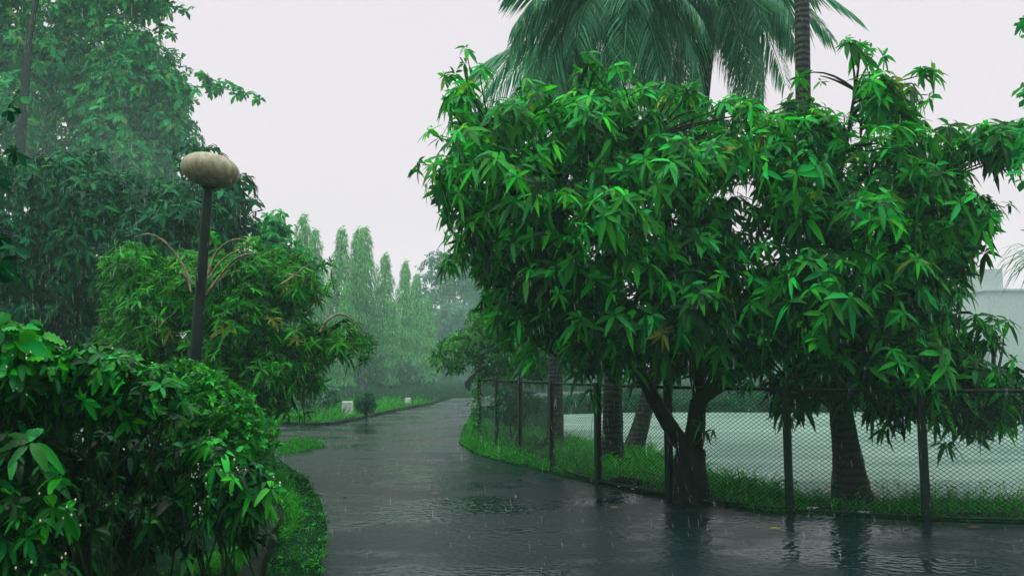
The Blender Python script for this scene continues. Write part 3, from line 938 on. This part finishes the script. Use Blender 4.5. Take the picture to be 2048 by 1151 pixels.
def front_shrub(name, label, poly, y0, depth, n, k, L, wr, buds=0, g=.3, tint=(0, .93), mat='front_leaf', up=.4, kind='broad', rmax=70, holes=(), elev=(-.35, .45), ns=14):
    P = np.array(poly, float)
    base = at(P[:, 0].mean(), 1000, y0); base[2] = 0
    root = thing(name, base, label, 'shrub', 'shrubs in the garden bed')
    C, Rr = blobs(poly, y0, depth, max(24, n // 8), rmax, 22, .8, holes)
    pos, d, idx = shell(C, Rr, n, up)
    mb = MB()
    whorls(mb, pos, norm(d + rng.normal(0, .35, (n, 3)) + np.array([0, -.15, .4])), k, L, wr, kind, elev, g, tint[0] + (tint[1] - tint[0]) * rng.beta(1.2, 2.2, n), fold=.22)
    mb.build('foliage', M[mat], root)
    stems(root, base, C[:ns], .009)
    cnt = 0
    vis = [i for i in np.argsort(pos[:, 1]) if pos[i, 2] > .2]
    for i in (rng.permutation(vis[:max(buds * 3, 1)])[:buds] if buds else ()):
        for _ in range(rng.integers(2, 5)):
            if cnt > 90: break
            cnt += 1
            dd = norm(d[i] + rng.normal(0, .5, 3) + [0, -.6, .3])
            tip = pos[i] + dd * rng.uniform(.06, .13)
            mb = MB()
            r = rng.uniform(.003, .0055)
            mb.lathe([(.001, -r * 1.4), (r, 0), (r * .8, r), (.001, r * 1.6)], 6, tip)
            nq = len(mb.fm[4])
            mb.tube([pos[i], (pos[i] + tip) / 2 + [0, 0, .01], tip], .002, 4, cap=False)
            for q_ in mb.fm[4][nq:]: q_[:] = 1
            mb.build('flower_bud', [M['bud'], M['stem']], root)
    return root


front_shrub('garden_shrub', 'glossy broad leaved shrub across the top of the garden bed',
            [(-60, 700), (60, 680), (150, 690), (240, 700), (310, 720), (355, 760), (365, 820), (350, 870), (310, 880), (250, 850), (150, 840), (60, 870), (-60, 880)], 5.0, .9, 1500, 7, .10, .36, 3)
front_shrub('garden_shrub', 'round leaved shrub rising highest at the left picture edge',
            [(-100, 630), (20, 632), (60, 650), (100, 690), (90, 750), (-100, 780)], 4.4, .4, 90, 6, .125, .62, 0, tint=(.5, .93), up=.6, ns=3)
front_shrub('garden_shrub', 'drooping broad leaved shrub with stalked buds low at the left picture edge',
            [(-60, 860), (60, 870), (110, 900), (150, 960), (175, 1060), (200, 1110), (240, 1151), (150, 1200), (-60, 1200)], 4.2, .35, 110, 6, .14, .36, 5, g=.5, tint=(.0, .7), ns=3)
front_shrub('garden_shrub', 'shrub with tiny white buds leaning over the garden kerb',
            [(340, 880), (430, 870), (490, 910), (545, 935), (545, 980), (535, 1080), (480, 1110), (420, 1060), (370, 980), (330, 900)], 5.3, .5, 420, 7, .105, .34, 10, g=.5, ns=4)
front_shrub('clipped_bush', 'clipped round bush of tiny leaves beside the lamp post',
            [(300, 735), (350, 712), (410, 722), (475, 765), (535, 818), (560, 870), (548, 930), (500, 965), (400, 965), (300, 900)], 6.9, .65, 4200, 7, .055, .5, 0, g=.15, tint=(.1, 1.2), mat='box_leaf', kind='diamond', rmax=45, elev=(-.2, .9))
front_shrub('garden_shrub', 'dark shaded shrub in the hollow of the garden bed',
            [(-60, 745), (250, 765), (345, 900), (400, 1060), (420, 1120), (330, 1170), (-60, 1170)], 6.6, .5, 1300, 7, .13, .36, 2, g=.6, tint=(0, .25), ns=4)  # leaf tints kept dark: the hollow's shade is put into the colour
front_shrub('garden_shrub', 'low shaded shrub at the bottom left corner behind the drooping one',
            [(-120, 850), (120, 860), (200, 1000), (220, 1180), (-120, 1200)], 5.4, .5, 600, 7, .13, .36, 0, g=.6, tint=(0, .25), ns=4)  # dark leaf tints stand in for shade behind the drooping shrub

# ------------------------------------------------------------------ columnar trees
def columnar(h, seed):
    root = thing('columnar_tree', (0, 0, 0), 'proto', 'tree', 'columnar trees along the road')
    n = 5200
    z = h * (1 - rng.random(n) ** .66 * .95)
    t = 1 - z / h
    rad = (.10 + .9 * np.minimum(1, t * 1.7) ** .75) * .74 * (1 + .2 * np.sin(z * 5 + rng.uniform(0, 6)))
    a = rng.uniform(0, 6.283, n)
    r = rad * np.sqrt(rng.uniform(.15, 1, n))
    pos = np.stack([r * np.cos(a), r * np.sin(a), z], 1)
    d = np.stack([np.cos(a) * .35, np.sin(a) * .35, -np.ones(n)], 1) + rng.normal(0, .22, (n, 3))
    mb = MB()
    leaves(mb, pos, d, np.stack([np.cos(a), np.sin(a), np.full(n, .3)], 1), rng.uniform(.16, .30, n), .05, 'diamond', g=.1, tint=rng.uniform(0, 1, n))
    top = 40
    leaves(mb, np.stack([rng.normal(0, .03, top), rng.normal(0, .03, top), h - rng.uniform(0, .5, top)], 1), rand_dirs(top, .3), rand_dirs(top, 1), .25, .06, 'diamond', g=.5, tint=.9)
    mb.build('crown', M['ashoka'], root)
    mb = MB(); mb.tube([(0, 0, -.1), (.02, 0, h * .5), (0, 0, h * .97)], [.09, .06, .012], 8)
    mb.build('trunk', M['bark'], root)
    return root


AS = [columnar(7.4, 1), columnar(7.4, 2), columnar(7.4, 3)]
used = [0, 0, 0]
spots = [(597, 425, 29, 'tallest left columnar tree rising above the shrub tree'), (641, 455, 30, 'columnar tree just right of the tallest left one'),
         (674, 452, 31, 'columnar tree in the middle of the tight row of five'), (709, 455, 32, 'columnar tree left of the pointed pair in the row'),
         (739, 452, 33, 'pointed columnar tree at the right end of the tight row'), (769, 505, 32, 'shorter columnar tree right of the pointed one'),
         (804, 520, 35, 'pale yellowish columnar tree further down the road'), (834, 545, 37, 'small hazy columnar tree near the end of the row'),
         (860, 590, 39, 'faintest columnar tree last in the row by the road'), (560, 470, 30, 'columnar tree half hidden behind the young tree'),
         (690, 560, 28.5, 'low front columnar tree beside the larger stone marker'), (785, 600, 31, 'short leafy columnar tree in front of the pale one')]
for i, (px, py, y, lab) in enumerate(spots):
    y *= 2.35
    top = at(px, py, y)
    j = i % 3
    if not used[j]:
        o = AS[j]; used[j] = 1; o['label'] = lab; o.location = (top[0], y, 0)
        s = top[2] / 7.4; o.scale = (s * 1.15, s * 1.15, s); o.rotation_euler = (.02, -.03, rng.uniform(0, 6))
    else:
        copy_tree(AS[j], lab, (top[0], y, 0), rng.uniform(0, 6), (top[2] / 7.4 * rng.uniform(1.0, 1.35), top[2] / 7.4 * rng.uniform(1.0, 1.35), top[2] / 7.4))

Y = 74.0
leafy_tree('road_hedge', 'dark misty undergrowth hedge under the columnar trees', 'hedge', (*at(690, 735, Y)[:2], 0),
           [(470, 690), (560, 680), (700, 700), (800, 705), (870, 730), (905, 788), (470, 792)], Y, 1.5, 110, 34, 3600, 6, .42, .4, 'kite', 'far_leaf', (.2, .9), (-.3, .6), .3,
           [([(*at(500, 735, Y)[:2], .3), (*at(690, 735, Y)[:2], .4), (*at(880, 735, Y)[:2], .3)], .06)], rmin=16, twig=.02)
# ------------------------------------------------------------------ far hazy trees
FT = [((905, 470), 110, 52, 'large faint tree fading into the haze where the road ends'), ((985, 500), 120, 56, 'faint tree in haze behind the far fence corner'),
      ((1090, 590), 110, 50, 'misty tree behind the thick palm trunk'), ((1210, 610), 110, 54, 'misty tree beyond the field behind the palms'),
      ((1400, 640), 120, 55, 'misty tree beyond the field behind the mango trunk'), ((1560, 650), 120, 52, 'misty tree across the field left of the leaning palm trunk'),
      ((1740, 640), 120, 54, 'misty tree across the field right of the leaning palm trunk'), ((1900, 640), 110, 50, 'misty tree across the field left of the grey building'),
      ((2040, 620), 110, 56, 'misty tree in front of the grey building at right edge')]
for (px, py), hw, y, lab in FT:
    y *= 5.0 if px < 1000 else 3.4
    bx = at(px, 800, y); 
    bot = 800
    poly = [(px - hw * .5, py + 30), (px - hw * .1, py), (px + hw * .4, py + 20), (px + hw * .8, py + 70), (px + hw, py + 140), (px + hw * .9, bot - 40), (px + hw * .6, bot), (px - hw * .6, bot), (px - hw * .95, bot - 40), (px - hw, py + 150), (px - hw * .8, py + 80)]
    leafy_tree('broadleaf_tree', lab, 'tree', (bx[0], y, 0), poly, y, 8, 70, 50, 2200, 6, y / 165, .5, 'kite', 'far_leaf', (0, 1), (-.4, .6), .4,
               [([(bx[0], y, -.1), (bx[0] + .1, y, 2), (bx[0], y, at(px, py + 100, y)[2])], .3)], group='misty trees in the distance', rmin=25, twig=.03)
leafy_tree('broadleaf_tree', 'misty green tree closing the view beside the columnar row', 'tree', (*at(880, 800, 120)[:2], 0),
           [(820, 640), (860, 600), (920, 590), (960, 620), (960, 790), (830, 800), (810, 700)], 120, 5, 50, 45, 1900, 6, .8, .5, 'kite', 'far_leaf', (.2, 1), (-.4, .6), .4,
           [([(*at(880, 800, 120)[:2], -.1), at(880, 700, 120), at(885, 640, 120)], .25)], group='misty trees in the distance', twig=.03)

# corner tree and undergrowth behind the fence
Y = 22.0
leafy_tree('corner_tree', 'yellowish small leaved tree hanging over the far fence corner', 'tree', (*at(1030, 735, Y)[:2], 0),
           [(850, 705), (875, 665), (925, 650), (945, 600), (985, 590), (1060, 610), (1160, 640), (1180, 740), (1100, 775), (1010, 770), (960, 775), (930, 740), (900, 760), (870, 745)],
           Y, 1.2, 110, 38, 3400, 6, .16, .42, 'obov', 'corner_leaf', (0, .9), (-.4, .6), .4,
           [([at(1040, 860, Y), at(1030, 780, Y), at(1010, 700, Y), at(990, 640, Y)], .1), ([at(1025, 770, Y), at(960, 710, Y), at(880, 700, Y)], .04), ([at(1030, 770, Y), at(1090, 700, Y), at(1130, 680, Y)], .04)], rmin=14)
Y = 17.6
leafy_tree('thin_sapling', 'thin stemmed sapling just inside the far end of the fence', 'plant', (*gp(1030, 885)[:2], 0),
           [(975, 770), (1020, 765), (1080, 770), (1090, 830), (1050, 850), (1000, 850), (970, 820)], Y, .5, 26, 24, 260, 5, .13, .4, 'lance', 'dark_leaf', (.2, 1), (-.4, .6), .4,
           [([gp(1025, 892), at(1018, 840, Y), at(1000, 790, Y)], .02), ([gp(1028, 892), at(1050, 830, Y), at(1065, 790, Y)], .018), ([gp(1020, 892), at(1035, 830, Y), at(1025, 780, Y)], .015)], rmin=10, twig=.006)


def frond_plant():
    b = gp(1082, 905)
    root = thing('drooping_plant', b, 'dark drooping strap leaved plant beside the hazy palm trunk', 'plant')
    n = 46
    a = rng.uniform(0, 6.28, n)
    d = np.stack([np.cos(a) * .6, np.sin(a) * .6, rng.uniform(.5, 1.4, n)], 1)
    mb = MB(); leaves(mb, np.tile(b, (n, 1)) + [0, 0, .05], d, np.stack([-np.cos(a), -np.sin(a), np.full(n, .6)], 1), rng.uniform(.7, 1.2, n), .06, 'lance', g=.7, tint=rng.uniform(0, 1, n))
    mb.build('leaf', M['dark_leaf'], root)
    mb = MB(); mb.tube([b - [0, 0, .05], b + [0, 0, .25]], [.05, .03], 8); mb.build('stem', M['bark'], root)


frond_plant()

# vine on the far corner post and the dark scrap hanging there
n = 260
z = rng.uniform(.3, 1.6, n)
pos = np.stack([-.80 + rng.normal(-.04, .07, n), 19.05 + rng.normal(-.05, .07, n), z], 1)
mb = MB(); leaves(mb, pos, rand_dirs(n, -.3), rand_dirs(n, .5), rng.uniform(.06, .11, n), .05, 'diamond', tint=rng.uniform(0, 1, n))
v = thing('climbing_vine', (-.82, 19.0, 0), 'leafy vine climbing the farthest post of the fence', 'vine')
mb.build('foliage', M['corner_leaf'], v)
mb = MB(); zz = np.linspace(-.05, 1.55, 20); mb.tube(np.stack([-.80 + .07 * np.cos(zz * 8), 19.08 + .07 * np.sin(zz * 8), zz], 1), .008, 5); mb.build('stem', M['stem'], v)

mb = MB()
A = [at(950, 744, 18.9), at(938, 754, 18.9), at(929, 766, 18.9), at(931, 774, 18.9), at(938, 782, 18.9), at(943, 770, 18.9), at(948, 758, 18.9)]
A = np.array(A); nA = len(A)
V = np.vstack([A + [0, -.05, 0], A + [0, .06, .01]])
mb.add(V, {3: [(0, i, i + 1) for i in range(1, nA - 1)] + [(nA, nA + i + 1, nA + i) for i in range(1, nA - 1)], 4: [(i, nA + i, nA + (i + 1) % nA, (i + 1) % nA) for i in range(nA)]})
tag(mb.build('hanging_rag', M['cloth'], None, False), 'dark ragged scrap hanging off the far end of the fence', 'rag')

# ------------------------------------------------------------------ stone markers, small bush, building
def marker(px, py0, py1, y, w, lab):
    t = at(px, py0, y); 
    root = thing('stone_marker', (t[0], y, 0), lab, 'marker', 'pale stone markers on the grass')
    mb = MB(); mb.box((t[0], y, t[2] / 2 - .05), (w, w * .5, t[2] + .1), .1, .02); mb.build('block', M['stone'], root, False)
    mb = MB(); mb.box((t[0], y, .06), (w * 1.25, w * .8, .16), .1, .015); mb.build('plinth', M['stone'], root, False)


marker(695, 802, 824, 29.5, .38, 'larger pale stone marker beside the small round bush')
marker(816, 795, 808, 37.0, .28, 'smaller pale stone marker farther along the kerb')
Y = 26.5
leafy_tree('small_bush', 'small dark round bush beside the larger stone marker', 'bush', (*gp(735, 832)[:2], 0),
           [(705, 800), (720, 782), (745, 780), (757, 800), (745, 830), (728, 834), (712, 818)], Y, .4, 26, 22, 420, 6, .12, .45, 'kite', 'dark_leaf', (0, 1), (-.3, .6), .3,
           [([gp(733, 838), at(733, 820, Y), at(733, 805, Y)], .03)], rmin=9, twig=.008)
# low shrubs along the island behind the grass
for px, y, hpx, lab in ((600, 29, 60, 'low bright shrub under the drooping branch'), (650, 31, 70, 'low hazy shrub left of the larger stone marker')):
    g_ = at(px, 735, y); by = 735 + EYE * F / y
    leafy_tree('low_shrub', lab, 'shrub', (g_[0], y, 0), [(px - 30, by), (px - 38, by - hpx * .6), (px - 10, by - hpx), (px + 25, by - hpx * .9), (px + 38, by - hpx * .5), (px + 30, by)],
               y, .5, 22, 24, 380, 6, .2, .4, 'kite', 'far_leaf', (.2, 1), (-.3, .6), .3, [([(g_[0], y, -.05), (g_[0], y, .3), (g_[0], y, .6)], .03)], rmin=9, twig=.008, group='low shrubs along the far kerb')


Y = 33.0
leafy_tree('field_hedge', 'long dark hedge along the far side of the pale field', 'hedge', (*at(1600, 735, Y)[:2], 0),
           [(1060, 790), (1200, 780), (1400, 786), (1600, 778), (1800, 786), (2000, 780), (2150, 784), (2150, 825), (1060, 825)], Y, .6, 160, 26, 3600, 6, .22, .4, 'kite', 'dark_leaf', (.2, 1), (-.3, .6), .3,
           [([(*at(1100, 735, Y)[:2], .25), (*at(1600, 735, Y)[:2], .3), (*at(2100, 735, Y)[:2], .25)], .04)], rmin=14, twig=.01)


def building():
    y = 165.0
    a = at(1972, 582, y); bx0 = a[0]; H = a[2]
    root = thing('grey_building', (bx0 + 12, y + 7, 0), 'grey flat roofed building almost lost in the haze at right edge', 'building')
    mb = MB(); mb.box((bx0 + 14, y + 7, H / 2), (28, 14, H), 0, .02); mb.build('wall', M['plaster'], root, False)
    mb = MB(); mb.box((bx0 + 14, y + 7, H + .25), (29, 15, .5), 0, .05); mb.build('roof', M['plaster'], root, False)
    t = at(1975, 535, y)
    mb = MB(); mb.box((bx0 + 2.6, y + 4.5, (H + .5 + t[2]) / 2), (4.6, 5, t[2] - H - .5), 0, .05); mb.build('stair_tower', M['plaster'], root, False)



building()

# ------------------------------------------------------------------ trees standing just outside the frame, tips reaching in
def near_left_tree():
    root = thing('overhanging_tree', (-4.9, 4.6, 0), 'dark round leaved tree reaching in from the left picture edge', 'tree')
    mb = MB(); p = curve([(-4.9, 4.6, -.1), (-4.95, 4.7, 1.6), (-5.0, 4.8, 3.2), (-5.1, 4.9, 5)], 7); mb.tube(p, np.linspace(.16, .07, len(p)), 10, wob=.03); mb.build('trunk', M['bark'], root)
    tips = [at(0, 300, 5.6), at(-10, 510, 5.6), at(-60, 380, 5.6)]
    for i, t in enumerate(tips):
        mb = MB(); q = curve([(-4.97, 4.72, 1.9 + .5 * i), (np.array((-4.97, 4.72, 1.9 + .5 * i)) + t) / 2 + [0, 0, .15], t], 6); mb.tube(q, np.linspace(.05, .008, len(q)), 7); mb.build('limb', M['bark'], root)
    mb = MB()
    pos = []
    for (x, y, n_, sx, sy) in ((0, 315, 10, 26, 22), (18, 500, 9, 20, 22), (-10, 545, 8, 22, 22), (-80, 400, 40, 50, 120), (5, 205, 2, 8, 8)):
        for _ in range(n_):
            pos.append(at(min(58, x + rng.normal(0, sx)), y + rng.normal(0, sy), 5.6 + rng.uniform(-.3, .3)))
    # crown enlarged out of view, beside, above and behind camera, to shade the foreground
    C = np.concatenate([np.stack([rng.uniform(-8.5, -4.6, 60), rng.uniform(1.0, 5.4, 60), rng.uniform(2.6, 6.0, 60)], 1),
                        np.stack([rng.uniform(-9, 2.5, 110), rng.uniform(-5.5, 1.2, 110), rng.uniform(3.6, 6.5, 110)], 1),
                        np.stack([rng.uniform(-10, 1.5, 110), rng.uniform(-7, -3.2, 110), rng.uniform(.6, 4.5, 110)], 1)])
    q_ = np.stack([rng.uniform(-11, 1, 900), rng.uniform(-4, 5.5, 900), rng.uniform(2.2, 7.5, 900)], 1)  # extra unseen clumps added to shade the garden bed
    ok_ = (q_[:, 0] < -(.68 * np.maximum(q_[:, 1], 0) + 1.5)) | (q_[:, 1] < .4) | ((q_[:, 2] > 2.9 + .5 * q_[:, 1]) & (q_[:, 1] < 4))
    q_ = q_[ok_][:220]
    C = np.concatenate([C, q_])
    p2, d2, _ = shell(C, np.full(len(C), .7), 4000, .3)
    bad = (p2[:, 0] > -(.68 * np.maximum(p2[:, 1], 0) + 1.2)) & (p2[:, 1] > -.9) & (p2[:, 2] < 3.1 + .55 * np.maximum(p2[:, 1], 0))
    bad |= np.linalg.norm(p2 - np.array([0, 0, EYE]), axis=1) < 2.2
    p2, d2 = p2[~bad], d2[~bad]
    pos = np.array(pos)
    whorls(mb, pos, norm(rng.normal(0, .6, (len(pos), 3)) + [.4, 0, .3]), 6, .10, .6, 'obov', (-.3, .6), .4, rng.uniform(0, .8, len(pos)))
    whorls(mb, p2, norm(d2 + [0, 0, .4]), 8, .2, .5, 'obov', (-.3, .6), .4, rng.uniform(0, .6, len(p2)))
    mb.build('crown', M['dark_leaf'], root)


near_left_tree()


def near_right_tree():
    bx, by = 7.0, 6.2
    root = thing('overhanging_tree', (bx, by, 0), 'round leaved tree whose sprigs enter at the right picture edge', 'tree')
    mb = MB(); p = curve([(bx, by, -.1), (bx, by, 2), (bx - .1, by, 4), (bx, by, 6.2)], 7); mb.tube(p, np.linspace(.2, .07, len(p)), 10, wob=.03); mb.build('trunk', M['bark'], root)
    tips = [at(2045, 45, 7), at(2050, 240, 7), at(2050, 320, 7)]
    for i, t in enumerate(tips):
        mb = MB(); a = np.array((bx, by, 3.0 + .3 * i)); q = curve([a, (a + t) / 2 + [0, 0, .2], t], 6); mb.tube(q, np.linspace(.04, .006, len(q)), 7); mb.build('limb', M['bark'], root)
    mb = MB(); pos = []
    for (x, y, n_, sx, sy) in ((2046, 40, 5, 6, 10), (2050, 190, 6, 6, 14), (2050, 260, 10, 8, 25), (2040, 320, 10, 10, 18), (2110, 250, 30, 25, 120)):
        for _ in range(n_):
            pos.append(at(max(2030, x + rng.normal(0, sx)), y + rng.normal(0, sy), 7 + rng.uniform(-.3, .3)))
    pos = np.array(pos)
    whorls(mb, pos, norm(rng.normal(0, .6, (len(pos), 3)) + [-.4, 0, .3]), 5, .10, .55, 'obov', (-.3, .6), .4, rng.uniform(.2, .9, len(pos)))
    C = np.stack([rng.uniform(5.9, 9.5, 50), rng.uniform(2.0, 6.6, 50), rng.uniform(3, 6.6, 50)], 1)
    C = C[C[:, 0] / C[:, 1] > .95]
    p2, d2, _ = shell(C, np.full(len(C), .6), 300, .3)
    p2 = p2[p2[:, 0] / p2[:, 1] > .75]
    whorls(mb, p2, norm(rand_dirs(len(p2), .6)), 8, .2, .5, 'obov', (-.3, .6), .4, rng.uniform(0, .6, len(p2)))
    mb.build('crown', M['hazy_leaf'], root)


near_right_tree()


def edge_palm():
    t = at(2110, 520, 8.5)
    root = thing('fan_palm', (t[0], t[1], 0), 'dark narrow leaved palm frond hanging in at the right picture edge', 'palm')
    mb = MB(); mb.tube(curve([(t[0], t[1], -.1), (t[0] + .05, t[1], 1.5), t], 6), np.linspace(.09, .06, 13), 10); mb.build('trunk', M['ring_bark'], root)
    mb = MB(); n_ = 60
    a = rng.uniform(0, 6.28, n_)
    tip = np.stack([np.cos(a) * .35, np.sin(a) * .35, rng.uniform(-.05, .25, n_)], 1)
    leaves(mb, t + tip * .6, tip + [0, 0, .1], np.tile([0, 0, 1.0], (n_, 1)), rng.uniform(.4, .6, n_), .022, 'lance', g=.9, tint=rng.uniform(0, .4, n_))
    mb.build('frond', M['palm_leaf'], root)


edge_palm()

# ------------------------------------------------------------------ log, litter and fallen leaves
def fallen_log():
    root = thing('fallen_log', gp(1240, 960), 'dark fallen log lying at the foot of the fence', 'log')
    a, b = gp(1222, 962, .07), gp(1300, 968, .05)
    mb = MB(); mb.tube(curve([a, (a + b) / 2 + [0, 0, .03], b], 6), np.linspace(.07, .045, 13), 9, wob=.08); mb.build('bark', M['log'], root)
    mb = MB(); c = (a + b) / 2; mb.tube([c, c + [.1, -.12, .05], c + [.16, -.2, .04]], [.03, .02, .008], 6); mb.build('branch_stub', M['log'], root)


fallen_log()


def litter(px, py, s, lab):
    c = gp(px, py, .03)
    mb = MB(); n_ = 8
    a = np.arange(n_) * 6.283 / n_
    rr = s * rng.uniform(.5, 1.1, n_)
    top = np.stack([c[0] + rr * np.cos(a), c[1] + rr * np.sin(a), c[2] + rng.uniform(0, s * .5, n_)], 1)
    bot = top - [0, 0, .004]
    V = np.vstack([top, bot, c + [0, 0, s * .35], c + [0, 0, s * .3]])
    mb.add(V, {3: [(16, i, (i + 1) % n_) for i in range(n_)] + [(17, 8 + (i + 1) % n_, 8 + i) for i in range(n_)], 4: [(i, 8 + i, 8 + (i + 1) % n_, (i + 1) % n_) for i in range(n_)]})
    tag(mb.build('litter_scrap', M['litter'], None, False), lab, 'litter', 'pale litter at the foot of the fence')


litter(1240, 972, .05, 'pale crumpled scrap just below the fallen log')
litter(1268, 977, .07, 'longest pale scrap right of the log scrap')
litter(1284, 980, .035, 'tiny pale scrap next to the post by the forked trunk')
litter(1625, 1018, .09, 'pale scrap at the road edge left of the leaning palm trunk')
litter(1730, 1027, .08, 'pale scrap at the road edge right of the leaning palm trunk')
litter(1445, 1003, .04, 'small pale scrap on the dark edge right of the forked trunk')

LC = {'brown': plain_mat('brown_leaf', (.04, .028, .015), (.09, .055, .03), .4, 20, .1), 'tan': plain_mat('tan_leaf', (.14, .11, .06), (.24, .19, .11), .4, 20, .1),
      'yellow': plain_mat('yellow_leaf', (.12, .10, .015), (.2, .16, .03), .4, 20, .1), 'black': plain_mat('dark_leaf_litter', (.01, .012, .01), (.03, .03, .025), .4, 20, .1)}
for px, py, c, L_, lab in ((868, 985, 'brown', .14, 'curled brown leaf in the middle of the wet road'), (895, 997, 'tan', .11, 'pale tan leaf beside the curled brown leaf'),
                           (955, 1017, 'black', .07, 'tiny dark leaf right of the pale tan leaf'), (638, 986, 'tan', .12, 'upright tan leaf on the rippled left side of the road'),
                           (690, 992, 'black', .15, 'long black leaf right of the upright tan leaf'), (628, 979, 'black', .12, 'thin dark leaf behind the upright tan leaf'),
                           (614, 944, 'black', .09, 'small black leaf near the left verge'), (601, 941, 'black', .07, 'smaller black speck of leaf nearest the left verge'),
                           (713, 875, 'yellow', .16, 'far yellowish leaf where the side path joins'), (1230, 1013, 'yellow', .15, 'yellow leaf in the dark shade below the log'),
                           (1256, 1003, 'tan', .10, 'thin pale leaf just above the shaded yellow leaf'), (1548, 1055, 'yellow', .16, 'bright orange yellow leaf by the puddle reflections'),
                           (1815, 1055, 'brown', .12, 'small brown leaf below the near fence post'), (1950, 1053, 'brown', .16, 'brown leaf on the road at far right'),
                           (597, 861, 'tan', .13, 'pale leaf on the side path nearest the island kerb'), (655, 866, 'tan', .12, 'pale leaf on the side path closer to the road')):
    b = gp(px, py, .02)
    a = rng.uniform(0, 6.28)
    d = np.array([[math.cos(a), math.sin(a) * .6, .04]]); L_ *= .85
    mb = MB()
    leaves(mb, np.array([b - d[0] * L_ * .5]), d, np.array([[0.2, -.3, 1.0]]), np.array([L_]), np.array([L_ * .34]), 'broad', g=.05, fold=.18)
    leaves(mb, np.array([b - d[0] * L_ * .5 - [0, 0, .002]]), d, np.array([[0.2, -.3, 1.0]]), np.array([L_]), np.array([L_ * .34]), 'broad', g=.05, fold=.18)
    tag(mb.build('fallen_leaf', LC[c]), lab, 'leaf', 'fallen leaves on the wet road')

# ------------------------------------------------------------------ rain and haze
def rain():
    n_ = 45000
    P = np.stack([rng.uniform(-1, 1, n_), 5 + 22 * rng.random(n_) ** .6 , rng.uniform(.05, 9.5, n_)], 1)
    P[:, 0] *= P[:, 1] * .68 + 1
    Lr = rng.uniform(.05, .12, n_)
    r = .0006
    d = norm(np.array([[.10, 0, -1.0]]) + rng.normal(0, .025, (n_, 3)))
    A = np.array([1.0, 0, 0]); B = np.array([0, 1.0, 0])
    V = [P]
    for q in range(3):
        a = q * 2.094
        V.append(P + d * (Lr * .6)[:, None] + (A * math.cos(a) + B * math.sin(a)) * r)
    V.append(P + d * Lr[:, None])
    V = np.stack(V, 1)
    f = np.array([(0, 1, 2), (0, 2, 3), (0, 3, 1), (4, 2, 1), (4, 3, 2), (4, 1, 3)])
    mb = MB(); mb.add(V.reshape(-1, 3), {3: (f[None] + (np.arange(n_) * 5)[:, None, None]).reshape(-1, 3)})
    tag(mb.build('rain', M['rain']), 'fine slanting rain falling over the whole scene', 'rain', kind='stuff')


rain()

hm, hn, ho = new_mat('rain_haze')
pv = hn.nodes.new('ShaderNodeVolumePrincipled')
pv.inputs['Color'].default_value = (.40, .68, .59, 1)
pv.inputs['Density'].default_value = .0028
pv.inputs['Anisotropy'].default_value = .2
hn.links.new(pv.outputs[0], ho.inputs['Volume'])
mb = MB(); mb.box((0, (GY0 + GY1) / 2, 6.1), (2 * GX + 6, GY1 - GY0 + 6, 14.2))
hz = mb.build('haze', hm, None, False)
tag(hz, 'pale rain mist thickening with distance', 'haze', kind='stuff')
